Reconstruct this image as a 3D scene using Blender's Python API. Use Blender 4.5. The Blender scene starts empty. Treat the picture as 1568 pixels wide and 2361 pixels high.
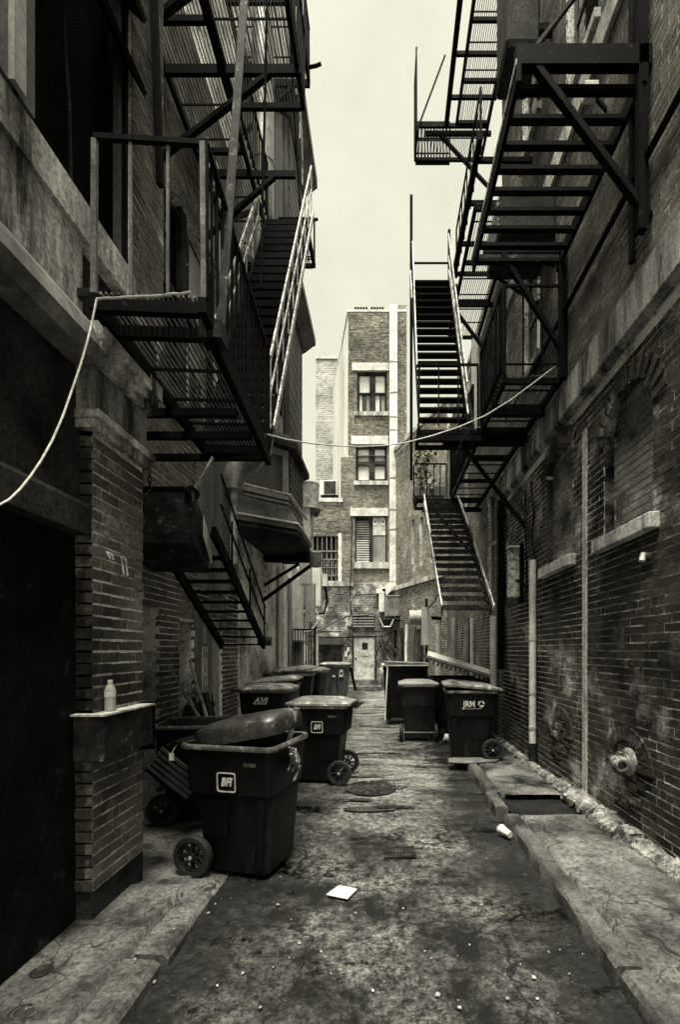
import bpy, math, random
import numpy as np
from mathutils import Vector, Matrix
random.seed(7); np.random.seed(7)
R = math.radians
S = bpy.context.scene
COL = S.collection

# ------------------------------------------------------------------ camera
F, VX, VY, CH = 1100.0, 885.0, 1500.0, 1.8           # focal length / vanishing point measured on the photograph
cam = bpy.data.cameras.new('camera'); co = bpy.data.objects.new('camera', cam); COL.objects.link(co)
co.location = (0, 0, CH); co.rotation_euler = (R(90), 0, 0)
cam.sensor_fit = 'AUTO'; cam.sensor_width = 36; cam.lens = F/2361*36
cam.shift_x = (784-VX)/2361; cam.shift_y = (VY-1180.5)/2361
cam.clip_start = 0.05; cam.clip_end = 2000
S.camera = co

# ------------------------------------------------------------------ sky, sun, exposure
SUN_EL, SUN_AZ = 77, -170        # azimuth from +Y towards +X
w = bpy.data.worlds.new('World'); S.world = w; w.use_nodes = True
n = w.node_tree.nodes; l = w.node_tree.links; n.clear()
sky = n.new('ShaderNodeTexSky'); sky.sky_type = 'NISHITA'; sky.sun_disc = False
sky.sun_elevation = R(SUN_EL); sky.sun_rotation = R(SUN_AZ); sky.air_density = 1.0; sky.dust_density = 6.0; sky.ozone_density = 1.0
bw = n.new('ShaderNodeRGBToBW'); pw = n.new('ShaderNodeMath'); pw.operation = 'POWER'; pw.inputs[1].default_value = 0.36
tint = n.new('ShaderNodeMix'); tint.data_type = 'RGBA'; tint.blend_type = 'MULTIPLY'; tint.inputs[0].default_value = 1
tint.inputs[7].default_value = (1.0, 0.985, 0.80, 1)
cn = n.new('ShaderNodeTexNoise'); cn.inputs['Scale'].default_value = 3.0; cn.inputs['Detail'].default_value = 8; cn.inputs['Roughness'].default_value = .65
cm = n.new('ShaderNodeMapRange'); cm.inputs[1].default_value = .3; cm.inputs[2].default_value = .7; cm.inputs[3].default_value = .88; cm.inputs[4].default_value = 1.08
tc = n.new('ShaderNodeTexCoord'); l.new(tc.outputs['Generated'], cn.inputs['Vector']); l.new(cn.outputs[0], cm.inputs[0])
cl = n.new('ShaderNodeMath'); cl.operation = 'MULTIPLY'; l.new(pw.outputs[0], cl.inputs[0]); l.new(cm.outputs[0], cl.inputs[1])
bg = n.new('ShaderNodeBackground'); bg.inputs['Strength'].default_value = 0.092
out = n.new('ShaderNodeOutputWorld')
l.new(sky.outputs[0], bw.inputs[0]); l.new(bw.outputs[0], pw.inputs[0]); l.new(cl.outputs[0], tint.inputs[6])
l.new(tint.outputs[2], bg.inputs['Color']); l.new(bg.outputs[0], out.inputs[0])
sun = bpy.data.lights.new('sun', 'SUN'); sun.energy = 1.5; sun.angle = R(30); sun.color = (1, 0.97, 0.82)
so = bpy.data.objects.new('sun', sun); COL.objects.link(so)
sd = Vector((math.sin(R(SUN_AZ))*math.cos(R(SUN_EL)), math.cos(R(SUN_AZ))*math.cos(R(SUN_EL)), math.sin(R(SUN_EL))))
so.rotation_euler = sd.to_track_quat('Z', 'Y').to_euler(); so.location = (0, 10, 40)
S.view_settings.view_transform = 'Standard'; S.view_settings.look = 'None'
S.view_settings.gamma = 1; S.view_settings.use_curve_mapping = False
S.view_settings.exposure = 2.85
S.render.engine = 'CYCLES'
S.cycles.max_bounces = 6; S.cycles.diffuse_bounces = 1; S.cycles.glossy_bounces = 3

# ------------------------------------------------------------------ helpers
W = {}
def P(x, y, Y):
    """photograph position at depth Y -> point of the place (used to take measurements)"""
    return Vector(((x-VX)/F*Y, Y, CH+(VY-y)/F*Y))
def tag(o, label=None, cat=None, group=None, kind=None):
    if label: o['label'] = label
    if cat: o['category'] = cat
    if group: o['group'] = group
    if kind: o['kind'] = kind
    return o
def thing(name, label, cat, loc=(0, 0, 0), group=None):
    o = bpy.data.objects.new(name, None); COL.objects.link(o); o.location = loc; o.empty_display_size = .2
    W[o] = Matrix.Translation(loc)
    return tag(o, label, cat, group)
def link(name, me, parent, world):
    o = bpy.data.objects.new(name, me); COL.objects.link(o)
    if parent:
        o.parent = parent; o.matrix_parent_inverse = W[parent].inverted()
    o.matrix_basis = world; W[o] = world.copy()
    return o
class MB:
    def __init__(s): s.v = []; s.f = []
    def add(s, vs, fs):
        b = len(s.v); s.v += [tuple(p) for p in vs]; s.f += [tuple(i+b for i in f) for f in fs]; return s
    BF = [(0, 3, 2, 1), (4, 5, 6, 7), (0, 1, 5, 4), (1, 2, 6, 5), (2, 3, 7, 6), (3, 0, 4, 7)]
    def box(s, x0, x1, y0, y1, z0, z1):
        return s.add([(x0, y0, z0), (x1, y0, z0), (x1, y1, z0), (x0, y1, z0), (x0, y0, z1), (x1, y0, z1), (x1, y1, z1), (x0, y1, z1)], s.BF)
    def bar(s, p0, p1, w=.03, h=.03, up=(0, 0, 1)):
        p0, p1, up = Vector(p0), Vector(p1), Vector(up)
        d = (p1-p0).normalized()
        if abs(d.dot(up)) > .98: up = Vector((0, 1, 0))
        a = d.cross(up).normalized()*w/2; b = a.cross(d).normalized()*h/2
        return s.add([p0-a-b, p0+a-b, p0+a+b, p0-a+b, p1-a-b, p1+a-b, p1+a+b, p1-a+b], s.BF)
    def tube(s, pts, r, n=8, cap=True):
        pts = [Vector(p) for p in pts]; rs = r if isinstance(r, (list, tuple)) else [r]*len(pts)
        ring0 = len(s.v); N = len(pts); u = None
        for i, p in enumerate(pts):
            d = (pts[min(i+1, N-1)]-pts[max(i-1, 0)]).normalized()
            if u is None: u = d.orthogonal().normalized()
            u = (u-d*u.dot(d)).normalized(); t = d.cross(u)
            for k in range(n):
                a = 2*math.pi*k/n; s.v.append(tuple(p+(u*math.cos(a)+t*math.sin(a))*rs[i]))
        for i in range(N-1):
            for k in range(n):
                a = ring0+i*n+k; b = ring0+i*n+(k+1) % n
                s.f.append((a, b, b+n, a+n))
        if cap:
            s.f.append(tuple(ring0+k for k in range(n))[::-1]); s.f.append(tuple(ring0+(N-1)*n+k for k in range(n)))
        return s
    def loft(s, rings, cap0=True, cap1=True):
        n = len(rings[0]); b = len(s.v)
        for r_ in rings: s.v += [tuple(p) for p in r_]
        for i in range(len(rings)-1):
            for k in range(n):
                a = b+i*n+k; c = b+i*n+(k+1) % n
                s.f.append((a, c, c+n, a+n))
        if cap0: s.f.append(tuple(b+k for k in range(n))[::-1])
        if cap1: s.f.append(tuple(b+(len(rings)-1)*n+k for k in range(n)))
        return s
    def lathe(s, prof, c, axis='z', n=20, caps=True):
        c = Vector(c); rings = []
        for r_, h in prof:
            ring = []
            for k in range(n):
                a = 2*math.pi*k/n; x, y = r_*math.cos(a), r_*math.sin(a)
                ring.append(c+Vector({'z': (x, y, h), 'y': (x, h, y), 'x': (h, x, y)}[axis]))
            rings.append(ring)
        return s.loft(rings, caps, caps)
    def prism(s, poly, ext):
        ext = Vector(ext); p = [Vector(q) for q in poly]
        return s.loft([p, [q+ext for q in p]])
    def rot(s, M):
        s.v = [tuple(M @ Vector(p)) for p in s.v]; return s
    def build(s, name, mat, parent=None, smooth=False, bevel=0, label=None, kind=None):
        a = np.array(s.v, dtype=float); lo, hi = a.min(0), a.max(0)
        c = Vector(((lo[0]+hi[0])/2, (lo[1]+hi[1])/2, lo[2])); a = a-np.array(c)
        me = bpy.data.meshes.new(name); me.from_pydata(a.tolist(), [], s.f)
        me.materials.append(mat)
        if smooth:
            me.polygons.foreach_set('use_smooth', [True]*len(me.polygons))
            me.set_sharp_from_angle(angle=R(38))
        o = link(name, me, parent, Matrix.Translation(c))
        if bevel:
            m = o.modifiers.new('bevel', 'BEVEL'); m.width = bevel; m.segments = 2; m.limit_method = 'ANGLE'
        if label: o['label'] = label
        if kind: o['kind'] = kind
        return o
def rrect(cx, cy, hx, hy, r, z, n=4):
    ps = []
    for q, (sx, sy) in enumerate(((1, 1), (-1, 1), (-1, -1), (1, -1))):
        for k in range(n+1):
            a = math.pi/2*(q+k/n)
            ps.append(Vector((cx+sx*(hx-r)+r*math.cos(a), cy+sy*(hy-r)+r*math.sin(a), z)))
    return ps
def box(name, mat, parent, *b, **k): return MB().box(*b).build(name, mat, parent, **k)
def sag(a, b, d, n=14, wob=0):
    a, b = Vector(a), Vector(b); ps = []
    for i in range(n+1):
        t = i/n; p = a.lerp(b, t); p.z -= d*4*t*(1-t)
        p += Vector((random.uniform(-wob, wob), random.uniform(-wob, wob), random.uniform(-wob, wob))); ps.append(p)
    return ps

# ------------------------------------------------------------------ materials
def M(name, col, rough=.8, var=.35, scale=3, grain=.35, gscale=70, bump=.3, bdist=.004, metal=0, piece=0, chip=None, chip_at=.6, chip_scale=5, streak=False, rvar=0, spec=.4, crack=0):
    m = bpy.data.materials.new(name); m.use_nodes = True; t = m.node_tree; N = t.nodes; L = t.links
    b = N['Principled BSDF']; b.inputs['Metallic'].default_value = metal; b.inputs['Roughness'].default_value = rough
    b.inputs['Specular IOR Level'].default_value = spec
    if isinstance(col, (int, float)): col = (col, col*.985, col*.94)
    g = N.new('ShaderNodeNewGeometry')
    mp = N.new('ShaderNodeMapping'); L.new(g.outputs['Position'], mp.inputs[0])
    if streak: mp.inputs['Scale'].default_value = (1, 1, .18)
    def noise(sc, det=5, rg=.6, src=None):
        q = N.new('ShaderNodeTexNoise'); q.inputs['Scale'].default_value = sc; q.inputs['Detail'].default_value = det; q.inputs['Roughness'].default_value = rg
        L.new((src or mp).outputs[0], q.inputs['Vector']) if src is None else L.new(g.outputs['Position'], q.inputs['Vector'])
        return q.outputs[0]
    def mr(sock, a, b_, c, d):
        q = N.new('ShaderNodeMapRange'); L.new(sock, q.inputs[0])
        for i, v_ in zip((1, 2, 3, 4), (a, b_, c, d)): q.inputs[i].default_value = v_
        return q.outputs[0]
    def mul(a, b_):
        q = N.new('ShaderNodeMath'); q.operation = 'MULTIPLY'; L.new(a, q.inputs[0])
        if isinstance(b_, (int, float)): q.inputs[1].default_value = b_
        else: L.new(b_, q.inputs[1])
        return q.outputs[0]
    big = noise(scale); fine = noise(gscale*.45, 10, .85, g)
    f = mul(mr(big, .34, .66, max(0, 1-var*1.25), 1+var*1.25), mr(fine, .36, .64, max(.04, 1-grain*1.3), 1+grain*1.3))
    if piece:
        oi = N.new('ShaderNodeObjectInfo'); ad = N.new('ShaderNodeMath'); ad.operation = 'ADD'
        L.new(oi.outputs['Random'], ad.inputs[0]); L.new(g.outputs['Random Per Island'], ad.inputs[1])
        fr = N.new('ShaderNodeMath'); fr.operation = 'FRACT'; L.new(ad.outputs[0], fr.inputs[0])
        f = mul(f, mr(fr.outputs[0], 0, 1, 1-piece, 1+piece))
    mx = N.new('ShaderNodeMix'); mx.data_type = 'RGBA'; mx.blend_type = 'MULTIPLY'; mx.inputs[0].default_value = 1
    mx.inputs[6].default_value = (*col, 1); L.new(f, mx.inputs[7]); c = mx.outputs[2]
    if chip:
        ch = (chip, chip*.985, chip*.93) if isinstance(chip, (int, float)) else chip
        k = noise(chip_scale, 8, .68); k = mr(k, chip_at-.02, chip_at+.11, 0, 1)
        m2 = N.new('ShaderNodeMix'); m2.data_type = 'RGBA'; L.new(k, m2.inputs[0]); L.new(c, m2.inputs[6])
        m3 = N.new('ShaderNodeMix'); m3.data_type = 'RGBA'; m3.blend_type = 'MULTIPLY'; m3.inputs[0].default_value = 1
        m3.inputs[6].default_value = (*ch, 1); L.new(f, m3.inputs[7]); L.new(m3.outputs[2], m2.inputs[7]); c = m2.outputs[2]
    if crack:
        vo = N.new('ShaderNodeTexVoronoi'); vo.feature = 'DISTANCE_TO_EDGE'; vo.inputs['Scale'].default_value = crack
        nz = N.new('ShaderNodeTexNoise'); nz.inputs['Scale'].default_value = 3.5; nz.inputs['Detail'].default_value = 8; L.new(g.outputs['Position'], nz.inputs['Vector'])
        va = N.new('ShaderNodeVectorMath'); va.operation = 'MULTIPLY_ADD'; L.new(nz.outputs['Color'], va.inputs[0]); va.inputs[1].default_value = (.55, .55, 0); L.new(g.outputs['Position'], va.inputs[2]); L.new(va.outputs[0], vo.inputs['Vector'])
        m4 = N.new('ShaderNodeMix'); m4.data_type = 'RGBA'; m4.blend_type = 'MULTIPLY'; m4.inputs[0].default_value = 1; L.new(c, m4.inputs[6]); L.new(mr(vo.outputs['Distance'], .002, .011, .2, 1), m4.inputs[7]); c = m4.outputs[2]
    L.new(c, b.inputs['Base Color'])
    if rvar: L.new(mr(noise(scale*.6, 4, .6, g), .35, .65, max(.05, rough-rvar), min(1, rough+rvar)), b.inputs['Roughness'])
    if bump:
        bp = N.new('ShaderNodeBump'); bp.inputs['Strength'].default_value = bump; bp.inputs['Distance'].default_value = bdist
        L.new(fine, bp.inputs['Height']); L.new(bp.outputs[0], b.inputs['Normal'])
    return m
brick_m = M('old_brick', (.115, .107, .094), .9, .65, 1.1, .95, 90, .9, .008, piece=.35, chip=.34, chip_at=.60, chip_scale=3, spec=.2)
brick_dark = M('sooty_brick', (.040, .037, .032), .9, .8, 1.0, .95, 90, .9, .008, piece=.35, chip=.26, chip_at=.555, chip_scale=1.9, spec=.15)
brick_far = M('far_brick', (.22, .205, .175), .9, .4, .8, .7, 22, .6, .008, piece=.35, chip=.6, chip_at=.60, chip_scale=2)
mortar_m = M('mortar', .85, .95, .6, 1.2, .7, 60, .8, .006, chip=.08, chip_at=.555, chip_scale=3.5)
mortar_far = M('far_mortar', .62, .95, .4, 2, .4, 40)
stone_m = M('weathered_stone', .5, .9, .5, 3, .55, 50, .8, .006, chip=.1, chip_at=.57, streak=True)
pale_stone = M('pale_stone', .75, .9, .25, 3, .3, 40)
plaster_m = M('stained_plaster', .55, .9, .95, 2.4, .6, 60, .6, .006, chip=.02, chip_at=.47, chip_scale=2.2, streak=True)
stucco_dark = M('dark_stucco', .028, .9, .7, 2, .9, 70, .8, .006, spec=.15)
door_dark = M('dark_panel', .004, .8, .7, 3, .9, 60, .8, .004, chip=.03, chip_at=.62, chip_scale=5, spec=.1)
beam_m = M('band_course', .34, .9, .8, 2.2, .5, 60, .6, .006, chip=.03, chip_at=.48, chip_scale=2.4, streak=True)
iron = M('black_iron', .0035, .8, .6, 5, .7, 80, .5, .002, chip=.035, chip_at=.62, chip_scale=14, spec=.06)
iron_pale = M('flaking_pale_paint', .56, .6, .5, 5, .6, 60, .5, .002, chip=.03, chip_at=.525, chip_scale=16)
rust = M('rusty_iron', .022, .8, .6, 6, .8, 70, .6, .003, chip=.14, chip_at=.6, chip_scale=12, spec=.15)
slat_m = M('grating_iron', .13, .5, .5, 5, .5, 80, .4, .002, chip=.3, chip_at=.6, chip_scale=18)  # pale tone stands in for light between slats and on baluster edges
plastic = M('black_bin_plastic', .005, .5, .6, 2.5, .9, 130, .25, .0015, chip=.028, chip_at=.58, chip_scale=7, spec=.2, streak=True)
plastic_g = M('grey_bin_plastic', .022, .5, .5, 3, .8, 110, .25, .0015, spec=.25)
lid_m = M('scuffed_lid_plastic', .16, .4, .5, 5, .6, 90, .3, .002, chip=.6, chip_at=.54, chip_scale=6, spec=.5)
lid_a = M('front_lid_plastic', .03, .36, .6, 3, .8, 90, .3, .002, chip=.22, chip_at=.58, chip_scale=4, spec=.55)
rim_m = M('sheen_rim_plastic', .10, .3, .5, 5, .5, 90, .25, .0015, chip=.35, chip_at=.56, chip_scale=9, spec=.6)  # pale base and scuffs stand in for the sky's reflection on the rims
lid_dark = M('dark_lid_plastic', .02, .4, .4, 5, .5, 90, .3, .002, spec=.5)
rubber = M('rubber', .02, .7, .3, 6, .4, 90)
white_m = M('white_paint', .78, .6, .15, 3, .15, 40, .1)
print_m = M('white_print', .72, .6, .2, 20, .35, 160, 0)
paper_m = M('paper', .62, .8, .3, 10, .3, 80, .1)
galv = M('galvanised_metal', .5, .5, .45, 6, .4, 60, .3)
galv_pale = M('pale_duct_metal', .82, .55, .22, 2, .2, 30, .1)
brass_m = M('tarnished_brass', .26, .5, .5, 9, .5, 70, .4, .003, metal=.2)
galv_dark = M('dull_duct_metal', .22, .5, .4, 3, .35, 50, .2, metal=.3)
concrete = M('worn_concrete', .10, .85, .95, 1.9, .8, 75, 1, .012, chip=.025, chip_at=.55, chip_scale=4.0, rvar=.15, crack=1.15)
kerb_m = M('granite_kerb', .075, .75, .7, 2.5, .8, 110, .8, .005, chip=.02, chip_at=.55, chip_scale=5)
patch_m = M('old_tar_patch', .012, .85, .5, 4, .7, 60, 1, .01, spec=.2)
infill_m = M('rendered_infill_brick', .17, .9, .7, 1.6, .9, 90, .8, .006, piece=.2, chip=.4, chip_at=.57, chip_scale=3, spec=.2)
duct_m = M('round_duct_metal', .34, .38, .4, 3, .3, 50, .2, metal=.5)
rubble_m = M('crumbling_mortar', .30, .95, .7, 6, .6, 70, 1, .02, chip=.04, chip_at=.54, chip_scale=10)
wood_m = M('weathered_wood', .17, .85, .4, 3, .45, 40, .6, .004, streak=True)
wood_pale = M('pale_wood', .42, .8, .3, 3, .3, 40, .3, streak=True)
panel_grey = M('grey_painted_panel', .10, .7, .5, 2.2, .5, 60, .3, streak=True, chip=.03, chip_at=.6, chip_scale=5)
panel_light = M('light_painted_panel', .32, .7, .35, 3, .3, 40, .2, streak=True)
whitewash = M('whitewashed_wall', .88, .9, .2, 1.2, .2, 30, .3, streak=True, chip=.5, chip_at=.62, chip_scale=2)
dark_void = M('unlit_room', .012, .9, .3, 3, .3, 20, 0)
rope_m = M('pale_rope', .66, .8, .2, 20, .3, 120, .2)
cardboard = M('cardboard', .13, .9, .4, 5, .4, 60, .2)
door_pale = M('blotchy_door_paint', .66, .7, .25, 3, .25, 40, .2, chip=.24, chip_at=.56, chip_scale=4)
water_m = M('wet_film', .03, .06, .3, 3, .2, 30, .12, .003, spec=.6)
def glass(name, col, rough=.05):
    m = bpy.data.materials.new(name); m.use_nodes = True; b = m.node_tree.nodes['Principled BSDF']
    b.inputs['Base Color'].default_value = (*col, 1); b.inputs['Roughness'].default_value = rough; b.inputs['Specular IOR Level'].default_value = .9
    return m
pane_dark = glass('dark_window_glass', (.02, .02, .018))
bottle_m = glass('clear_plastic', (.6, .6, .56), .15); bottle_m.node_tree.nodes['Principled BSDF'].inputs['Transmission Weight'].default_value = .3
# asphalt: damp, patchy, gritty
def asphalt():
    m = bpy.data.materials.new('damp_asphalt'); m.use_nodes = True; t = m.node_tree; N = t.nodes; L = t.links; b = N['Principled BSDF']
    g = N.new('ShaderNodeNewGeometry')
    def no(sc, d, r_, stretch=None):
        q = N.new('ShaderNodeTexNoise'); q.inputs['Scale'].default_value = sc; q.inputs['Detail'].default_value = d; q.inputs['Roughness'].default_value = r_
        if stretch:
            mp = N.new('ShaderNodeMapping'); mp.inputs['Scale'].default_value = stretch; L.new(g.outputs['Position'], mp.inputs[0]); L.new(mp.outputs[0], q.inputs['Vector'])
        else: L.new(g.outputs['Position'], q.inputs['Vector'])
        return q.outputs[0]
    def mr(s, a, b_, c, d):
        q = N.new('ShaderNodeMapRange'); L.new(s, q.inputs[0])
        for i, v_ in zip((1, 2, 3, 4), (a, b_, c, d)): q.inputs[i].default_value = v_
        return q.outputs[0]
    def mul(a, c):
        q = N.new('ShaderNodeMath'); q.operation = 'MULTIPLY'; L.new(a, q.inputs[0]); L.new(c, q.inputs[1]); return q.outputs[0]
    pat = no(1.6, 6, .62, (1, .8, 1)); grit = no(45, 10, .85); mid = no(14, 6, .75)
    f = mul(mul(mr(pat, .40, .62, .0, .10), mr(grit, .40, .60, .12, 2.3)), mr(mid, .40, .60, .12, 2.2))
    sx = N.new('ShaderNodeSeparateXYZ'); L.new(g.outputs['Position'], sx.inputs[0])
    ab = N.new('ShaderNodeMath'); ab.operation = 'ABSOLUTE'; L.new(sx.outputs[0], ab.inputs[0])      # both gutters darkened: painted shadow band plus wet grime
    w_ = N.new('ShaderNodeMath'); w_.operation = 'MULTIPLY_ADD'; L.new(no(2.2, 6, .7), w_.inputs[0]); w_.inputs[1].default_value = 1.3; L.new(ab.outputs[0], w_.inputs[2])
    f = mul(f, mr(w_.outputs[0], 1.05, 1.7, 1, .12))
    def madd(a, m_, c):
        q = N.new('ShaderNodeMath'); q.operation = 'MULTIPLY_ADD'; L.new(a, q.inputs[0]); q.inputs[1].default_value = m_
        if isinstance(c, (int, float)): q.inputs[2].default_value = c
        else: L.new(c, q.inputs[2])
        return q.outputs[0]
    far = mr(madd(no(.8, 5, .65), 5, sx.outputs[1]), 6.6, 9.2, 0, 1)           # pale worn ground up the alley, brightened in place of wet sheen
    st = mr(no(2.1, 7, .68, (.45, 1.5, 1)), .44, .60, 0, 1)
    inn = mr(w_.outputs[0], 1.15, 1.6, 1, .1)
    vo = N.new('ShaderNodeTexVoronoi'); vo.feature = 'DISTANCE_TO_EDGE'; vo.inputs['Scale'].default_value = .75
    nz = N.new('ShaderNodeTexNoise'); nz.inputs['Scale'].default_value = 2.5; nz.inputs['Detail'].default_value = 9; L.new(g.outputs['Position'], nz.inputs['Vector'])
    va = N.new('ShaderNodeVectorMath'); va.operation = 'MULTIPLY_ADD'; L.new(nz.outputs['Color'], va.inputs[0]); va.inputs[1].default_value = (.9, .9, 0); L.new(g.outputs['Position'], va.inputs[2]); L.new(va.outputs[0], vo.inputs['Vector'])
    crk = mr(vo.outputs['Distance'], .003, .014, .08, 1)
    worn = mul(mul(far, st), inn)
    f2 = mul(mr(grit, .38, .62, .04, .50), mr(mid, .38, .62, .35, 1.5))
    mf = N.new('ShaderNodeMix'); mf.data_type = 'FLOAT'; L.new(worn, mf.inputs[0]); L.new(f, mf.inputs[2]); L.new(f2, mf.inputs[3]); f = mul(mf.outputs[0], crk)
    mx = N.new('ShaderNodeMix'); mx.data_type = 'RGBA'; mx.blend_type = 'MULTIPLY'; mx.inputs[0].default_value = 1
    mx.inputs[6].default_value = (1, .985, .93, 1); L.new(f, mx.inputs[7]); L.new(mx.outputs[2], b.inputs['Base Color'])
    wetn = no(1.15, 6, .62, (.7, 1.5, 1)); wet = mr(wetn, .50, .60, 0, 1)
    L.new(mr(wet, 0, 1, .62, .13), b.inputs['Roughness'])
    bp = N.new('ShaderNodeBump'); bp.inputs['Distance'].default_value = .016; L.new(mr(wet, 0, 1, 1, .22), bp.inputs['Strength'])
    ad = N.new('ShaderNodeMath'); ad.operation = 'ADD'; L.new(grit, ad.inputs[0]); L.new(mid, ad.inputs[1]); L.new(ad.outputs[0], bp.inputs['Height'])
    L.new(bp.outputs[0], b.inputs['Normal']); b.inputs['Specular IOR Level'].default_value = .5
    return m
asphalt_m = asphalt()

# ------------------------------------------------------------------ wall and brick makers
def wall(parent, name, mat, O, U, N_, u0, u1, z0, z1, holes=(), thick=.25, kind=None):
    """a wall slab with recesses: holes = (ua, ub, za, zb, depth)"""
    O, U, N_ = Vector(O), Vector(U), Vector(N_); Z = Vector((0, 0, 1)); mb = MB()
    q = lambda u, z, d=0: O+U*u+Z*z-N_*d
    us = sorted({u0, u1, *[h[0] for h in holes], *[h[1] for h in holes]}); zs = sorted({z0, z1, *[h[2] for h in holes], *[h[3] for h in holes]})
    us = [u for u in us if u0 <= u <= u1]; zs = [z for z in zs if z0 <= z <= z1]
    for a, b in zip(us, us[1:]):
        for c, d in zip(zs, zs[1:]):
            um, zm = (a+b)/2, (c+d)/2
            if any(h[0] < um < h[1] and h[2] < zm < h[3] for h in holes): continue
            mb.add([q(a, c), q(b, c), q(b, d), q(a, d)], [(0, 1, 2, 3)])
    for a, b, c, d, e in holes:
        mb.add([q(a, c), q(b, c), q(b, d), q(a, d), q(a, c, e), q(b, c, e), q(b, d, e), q(a, d, e)], [(0, 1, 5, 4), (1, 2, 6, 5), (2, 3, 7, 6), (3, 0, 4, 7), (4, 5, 6, 7)])
    t = thick
    mb.add([q(u0, z0), q(u1, z0), q(u1, z1), q(u0, z1), q(u0, z0, t), q(u1, z0, t), q(u1, z1, t), q(u0, z1, t)], [(0, 1, 5, 4), (1, 2, 6, 5), (2, 3, 7, 6), (3, 0, 4, 7), (4, 5, 6, 7)])
    return mb.build(name, mat, parent, kind=kind)
BRICK_MESH = {}
def brick_mesh(mat, i):
    if (mat.name, i) not in BRICK_MESH:
        mb = MB().box(-.5, .5, -.5, .5, -.5, .5)
        v = [(x+random.uniform(-.012, .012), y+random.uniform(-.02, .02), z+random.uniform(-.05, .05)) for x, y, z in mb.v]
        me = bpy.data.meshes.new('brick'); me.from_pydata(v, [], mb.f); me.materials.append(mat); BRICK_MESH[mat.name, i] = me
    return BRICK_MESH[mat.name, i]
def bricks(parent, mat, O, U, N_, u0, u1, z0, z1, holes=(), single=0, rank=None, course=.0765, bl=.206, joint=.0135, proud=.003, name='brick'):
    O, U, N_ = Vector(O), Vector(U), Vector(N_); cells = []
    rows = int((z1-z0)/course)
    for r_ in range(rows):
        za = z0+r_*course; zb = za+course-joint; zm = (za+zb)/2
        header = r_ % 7 == 6; L_ = .098 if header else bl
        hj = joint*.55; u = u0-(random.uniform(0, .02) if header else (bl+hj)/2*(r_ % 2))
        while u < u1:
            segs = [(max(u, u0), min(u+L_, u1))]
            for h in holes:
                if h[2] < zm < h[3]:
                    segs = [s_ for a, b in segs for s_ in ((a, min(b, h[0])), (max(a, h[1]), b)) if s_[1]-s_[0] > .03]
            cells += [(a, b, za, zb) for a, b in segs if b-a > .03]
            u += L_+hj
    if single:
        cells.sort(key=rank)
        Y_ = -N_ if U.cross(N_).z < 0 else N_
        B = Matrix((U, Y_, Vector((0, 0, 1)))).transposed().to_4x4()
        for a, b, c, d in cells[:single]:
            p = .0015+random.uniform(.2, 1.5)*proud; dep = .05
            ctr = O+U*(a+b)/2+Vector((0, 0, (c+d)/2))+N_*(p-dep/2)
            m = Matrix.Translation(ctr) @ B @ Matrix.Rotation(random.gauss(0, .006), 4, 'Y') @ Matrix.Diagonal((b-a, dep, d-c, 1))
            link(name, brick_mesh(mat, random.randrange(5)), parent, m)
        cells = cells[single:]
    if cells:
        c = np.array(cells); n_ = len(c); p = np.random.uniform(.5, 1.5, n_)*proud
        u8 = np.stack([c[:, 0], c[:, 1], c[:, 1], c[:, 0]]*2, 1); z8 = np.stack([c[:, 2], c[:, 2], c[:, 3], c[:, 3]]*2, 1)
        d8 = np.concatenate([np.full((n_, 4), -.02), np.repeat(p[:, None], 4, 1)], 1)
        u8 = u8+np.random.uniform(-.003, .003, u8.shape); z8 = z8+np.random.uniform(-.003, .003, z8.shape)
        v = np.array(O)+u8[..., None]*np.array(U)+z8[..., None]*np.array((0, 0, 1.0))+d8[..., None]*np.array(N_)
        fs = np.array([(4, 5, 6, 7), (0, 1, 5, 4), (1, 2, 6, 5), (2, 3, 7, 6), (3, 0, 4, 7)])
        if U.cross(N_).z > 0: fs = fs[:, ::-1]
        f = (np.arange(n_)[:, None, None]*8+fs).reshape(-1, 4)
        me = bpy.data.meshes.new('brickwork'); me.from_pydata(v.reshape(-1, 3).tolist(), [], f.tolist()); me.materials.append(mat)
        o = link('brickwork', me, parent, Matrix()); o['kind'] = 'stuff'
def text(parent, body, size, ctr, mat, right=(1, 0, 0), up=(0, 0, 1), shear=0, bold=.01, name='lettering', sx=1, ext=.002):
    cu = bpy.data.curves.new('lettering', 'FONT'); cu.body = body; cu.size = size; cu.align_x = 'CENTER'; cu.align_y = 'CENTER'
    cu.shear = shear; cu.offset = bold; cu.extrude = ext; cu.resolution_u = 3
    tmp = bpy.data.objects.new('tmp', cu); COL.objects.link(tmp); bpy.context.view_layer.update()
    me = bpy.data.meshes.new_from_object(tmp.evaluated_get(bpy.context.evaluated_depsgraph_get())); bpy.data.objects.remove(tmp)
    me.materials.clear(); me.materials.append(mat)
    r_, u_ = Vector(right).normalized(), Vector(up).normalized(); nn = r_.cross(u_)
    m = Matrix((r_, u_, nn)).transposed().to_4x4(); m.translation = ctr
    return link(name, me, parent, m @ Matrix.Diagonal((sx, 1, 1, 1)))

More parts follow.
